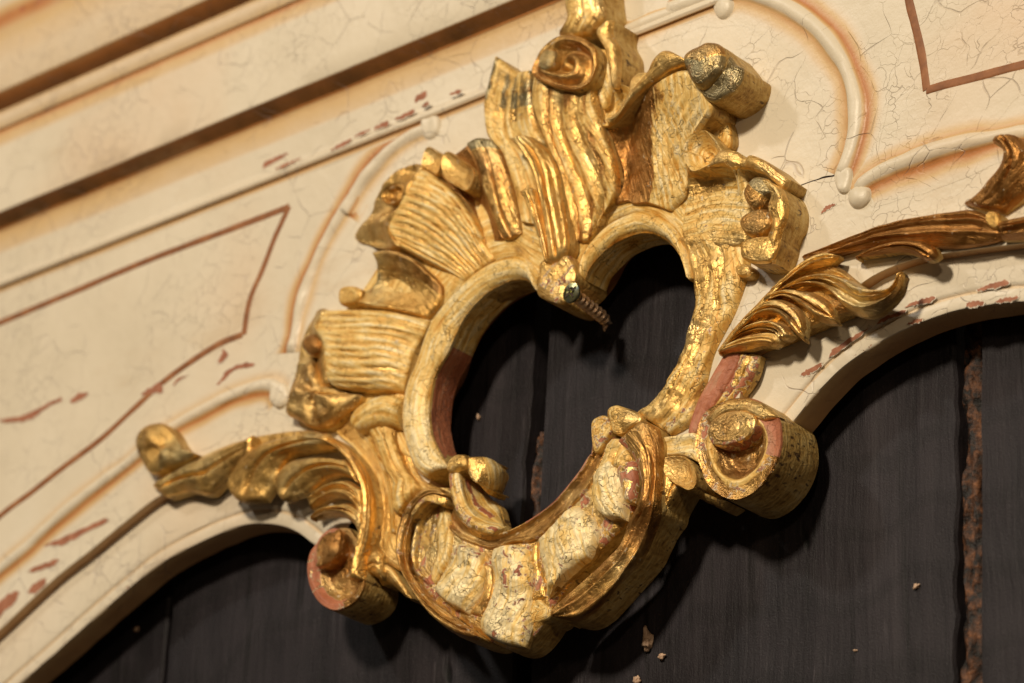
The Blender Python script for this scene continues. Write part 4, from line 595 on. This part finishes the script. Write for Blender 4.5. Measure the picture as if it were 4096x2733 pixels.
spray(rsp, [
 ('A4 630,605,6 720,520,6.4 800,440,6.8 900,375,6.8 1000,342,6.6 1090,362,6', 'A4 665,600,7 760,530,7.4 850,460,7.6 940,405,7.4 1030,375,7 1088,378,6.2', 'A4 700,592,6.2 790,520,6.4 870,480,6.4 960,442,6.2 1030,420,6 1085,395,5.6', dict(ribs=(2, -0.88))),
 ('A4 690,605,6.4 820,522,7 960,480,7.4 1110,490,7.4 1250,562,7 1380,592,7 1455,568,7.4 1492,475,8', 'A4 690,612,7.2 830,545,8 980,520,8.4 1110,560,8.2 1220,650,7.6 1330,650,7.4 1440,610,7.6 1512,478,8.2', 'A4 700,620,6.2 850,572,6.6 970,590,6.4 1060,660,6 1130,735,5.6 1260,768,5.6 1400,702,6 1490,612,6.6 1530,505,7.4', dict(ribs=(3, -1.4), nu=70, nv=40)),
 ('A4 610,655,6 720,602,6.8 830,592,7 940,622,6.6 1020,682,6 1062,760,5.4', 'A4 600,672,6.8 720,625,7.4 820,640,7.6 900,700,7 980,760,6.2 1065,795,5.6', 'A4 600,690,5.8 720,652,6.2 800,690,6.2 870,742,5.8 945,805,5.4 1070,822,5', dict(ribs=(2, -1.0), bulge=.4)),
 ('A4 500,762,5.6 600,672,6.6 690,652,7 780,690,6.8 842,762,6.2 868,850,5.6', 'A4 480,790,6.2 590,720,7 680,712,7.4 750,760,7 815,830,6.2 858,900,5.6', 'A4 440,838,5.2 530,790,5.8 640,772,6 720,812,5.8 780,880,5.4 850,938,5', dict(ribs=(2, -1.0), bulge=.4)),
 ('A4 400,892,5 500,822,5.6 620,792,6 720,830,5.8 770,900,5.2', 'A4 370,930,5.4 480,865,6 600,835,6.2 690,870,5.8 740,925,5.2', 'A4 340,985,4.6 450,912,5 560,882,5.2 650,885,5 695,930,4.6', dict(ribs=(3, -0.88))),
 ('A4 340,965,4.6 440,912,5 560,882,5.4 660,888,5.2 692,930,4.8', 'A4 310,1000,4.8 430,950,5.2 550,930,5.4 640,935,5 680,955,4.6', 'A4 290,1035,4 380,1008,4.2 480,992,4.4 570,972,4.2 655,978,4', dict(ribs=(1, -0.50), cream=.5)),
 ('A4 285,1020,3 370,890,4.4 470,775,5.4 560,680,5.8 640,602,5.8 720,515,5.8', 'A4 300,1030,4.4 390,910,5.8 490,800,6.6 580,705,7 660,625,7 735,540,6.8', 'A4 330,1020,3.6 420,915,4.6 520,815,5.4 600,725,5.8 680,650,5.8 750,560,5.6', dict(name='leaf_spine', nu=60, nv=18, thick=None, base=-2, cream=.12, bole=.12))], **LK)
patch('leaf_back', rsp, ['A4 330,990,3.4 460,840 600,690 740,540 900,430 1060,430 1200,530', 'A4 380,985,4.2 530,880 680,770 820,680 960,600 1100,590 1260,640', 'A4 480,985,2.6 640,940 780,880 900,830 1020,780 1120,740 1260,720'], nu=60, nv=34, base=-2.6, ribs=(4, -.6), cream=.05, tone=.4)
gar = Root('leaf_garland', (float(unp(3600, 930, 0)[0]), float(unp(3600, 930, 0)[2]), 0), 'long dark gilded leaf garland running along the panel edge towards the right border', 'carving')
spray(gar, [
 ('A4 840,372,2 1050,282,2.6 1250,202,3.2 1450,132,3.6 1650,92,3.8 1850,62,3.8 1990,50,3.8 2150,125,3.6', 'A4 960,370,3.4 1150,300,4.4 1350,225,5.2 1550,175,5.6 1750,145,5.6 1920,140,5 2050,140,4.6 2170,180,4', 'A4 1050,372,3 1220,320,3.6 1400,275,4.2 1580,270,4.6 1750,250,4.4 1900,250,4 2050,240,3.8 2180,230,3.6', 'A4 1130,378,1 1300,345,1 1480,335,1 1650,345,1 1800,340,1 1920,335,1 2060,318,1 2185,288,1', dict(ribs=(4, -0.88), thick=None, base=-2.6, nu=70, nv=44)),
 ('A4 1200,380,4 1320,310,5 1480,262,5.6 1620,262,5.8 1720,305,5.6 1752,362,5', 'A4 1220,385,4.4 1350,335,5.4 1500,300,6 1610,310,6 1690,350,5.6 1730,385,5', 'A4 1230,390,3.6 1360,362,4.4 1500,340,5 1600,362,4.8 1660,395,4.6 1700,402,4.4', dict(ribs=(2, -0.75))),
 ('A4 2150,150,4 2260,112,5 2400,80,5.6 2600,60,5', 'A4 2175,200,5 2280,180,6 2420,160,6.4 2600,150,6', 'A4 2190,265,3 2300,262,3.6 2450,250,4 2600,240,4', dict(ribs=(3, -0.88), thick=None, base=-2.6)),
 ('Z8 1930,1360,2 2060,1210,3.4 2155,1110,5 2185,1020,6 2150,965,6.6 2115,940,6.6 2150,905,6.6', 'Z8 2060,1390,3 2170,1270,5 2240,1150,6.6 2270,1040,7.6 2240,960,8 2220,920,7.6 2230,900,7', 'Z8 2200,1420,2.4 2320,1300,4 2370,1150,5.6 2370,1020,6.6 2340,960,7 2310,915,7 2280,900,6.6', dict(name='scroll_curl', ribs=(2, -1.0), bulge=.4, thick=None, base=-1, nu=60, nv=34))], **{**LK, 'cream': -.1, 'bole': .16, 'tone': .95})
boss('garland_node', gar, 'A4 2095,120 2120,80 2170,90 2185,140 2165,190 2120,180', h=4.4, base=0, n=28, cream=.2, bole=.2, dome=1)
# ================================================================ screw, splinters
sp = P('Z2 1985,1122,7.2')[0]; sp[2] = 7.2; _q = unp(1100+1985*.59574, 500+1122*.59574, 7.2); sp[0], sp[1] = _q[0], _q[2]
scr = Root('wood_screw', sp, 'yellow zinc wood screw sticking out below the notch of the heart', 'screw')
def turned(name, root, prof, n=28, mat=None, c=sp):
    V = [(c[0]+r*math.cos(a)-.2*(7.2-h), c[1]+r*math.sin(a), h) for r, h in prof for a in np.linspace(0, 2*math.pi, n, endpoint=False)]
    F = [(k*n+i, k*n+(i+1) % n, (k+1)*n+(i+1) % n, (k+1)*n+i) for k in range(len(prof)-1) for i in range(n)]
    o = mesh(name, root, np.array(V), F, [mat], sharp=35); bm = bmesh.new(); bm.from_mesh(o.data); bmesh.ops.remove_doubles(bm, verts=bm.verts, dist=1e-6); bmesh.ops.recalc_face_normals(bm, faces=bm.faces); bm.to_mesh(o.data); bm.free(); return o
hd = turned('head', scr, [(0, 6.3), (.5, 6.3), (.55, 6.4), (.75, 7.0), (1.1, 7.25), (2.1, 7.15), (2.3, 6.95), (2.25, 6.6), (1.4, 5.2), (1.1, 4.6)], mat=ZINC)
for k in range(4):
    a = k*math.pi/2+.5; d = np.array([math.cos(a), math.sin(a)]); e = np.array([-d[1], d[0]])
    pp = [sp[:2]+d*.35+e*.28, sp[:2]+d*1.55+e*.2, sp[:2]+d*1.55-e*.2, sp[:2]+d*.35-e*.28]
    under(blade('drive_recess', scr, np.array([(*q, 0) for q in pp]), 7.2, .12, DARK), hd)
def thread():
    n, turns, L0, L1 = 26, 8, 5.0, -8.6; N = n*turns; V = []; F = []
    for i in range(N+1):
        a = 2*math.pi*i/n; h = L0 + (L1-L0)*i/N; tp = min(1, (N-i)/(n*2.0)+.35)
        for r, dh in ((.9*tp, .75), (1.5*tp, .0), (.9*tp, -.75)): V.append((sp[0]+r*math.cos(a)-.2*(7.2-h), sp[1]+r*math.sin(a), h+dh))
    for i in range(N):
        for j in (0, 1): F.append((i*3+j, i*3+j+1, (i+1)*3+j+1, (i+1)*3+j))
    o = mesh('thread', scr, np.array(V), F, [STEEL], sharp=40)
thread(); turned('shank', scr, [(0, 6), (1.0, 5.5), (1.0, -7.5), (.5, -8.6), (0, -9.2)], mat=STEEL)
def lump(name, px, py, h, r, mat, label, cat, seed, stretch=(1, 1, .6), group=None):
    p = P('F %g,%g,%g' % (px, py, h))[0]; bm = bmesh.new(); bmesh.ops.create_icosphere(bm, subdivisions=3, radius=1)
    V = np.array([v.co[:] for v in bm.verts]); F = [tuple(v.index for v in f.verts) for f in bm.faces]; bm.free()
    k = 1 + 1.5*vnoise(V*1.3+seed*3.7) + .9*vnoise(V*3.1+seed); V = V*k[:, None]*r*np.array(stretch)
    V[:, 2] -= V[:, 2].min(); V += p
    root = Root(name, p, label, cat, group); o = mesh(name, root, V, F, [mat], sharp=0); fixn2(o); o.parent = None; o.location = root.o.location; tag(o, label, cat, group); bpy.data.objects.remove(root.o); o.name = name
def fixn2(o):
    bm = bmesh.new(); bm.from_mesh(o.data); bmesh.ops.recalc_face_normals(bm, faces=bm.faces); bm.to_mesh(o.data); bm.free()
lump('wood_splinter', 2596, 2566, -13.7, 1.5, CHIP, 'largest pale wood splinter stuck on dark boards below the heart tip', 'splinter', 1, (.75, 1.5, .6), 'splinters on the boards')
lump('wood_splinter', 2657, 2630, -13.7, .7, CHIP, 'small pale splinter just right below the largest splinter', 'splinter', 2, (1, .8, .7), 'splinters on the boards')
lump('wood_splinter', 2557, 2724, -13.7, .65, CHIP, 'pale splinter cut by the bottom border below the largest one', 'splinter', 3, (1, 1, .7), 'splinters on the boards')
lump('wood_splinter', 3670, 2347, -13.7, .5, CHIP, 'pale crumb beside a dark pit on the board at lower right', 'splinter', 4, (1, 1, .7), 'splinters on the boards')
lump('wood_splinter', 3424, 2604, -13.7, .3, CHIP, 'tiny brown crumb alone on the right-hand board near the bottom', 'splinter', 5, (1.3, .8, .7), 'splinters on the boards')
lump('wood_splinter', 555, 2520, -15.3, .55, CHIP, 'pale crumb on the leftmost board beneath the left arch', 'splinter', 6, (1, 1, .7), 'splinters on the boards')
lump('wood_splinter', 1920, 1672, -14.1, .6, CHIP, 'brown crumb on the board seen through the heart opening', 'splinter', 7, (.6, 1, .7), 'splinters on the boards')
tip = sp.copy(); tip[2] = -10
lump('wood_sliver', 2430, 1300, -8.6, .9, CHIP, 'brown wood sliver clinging to the point of the screw', 'splinter', 8, (.6, 1.7, .6))
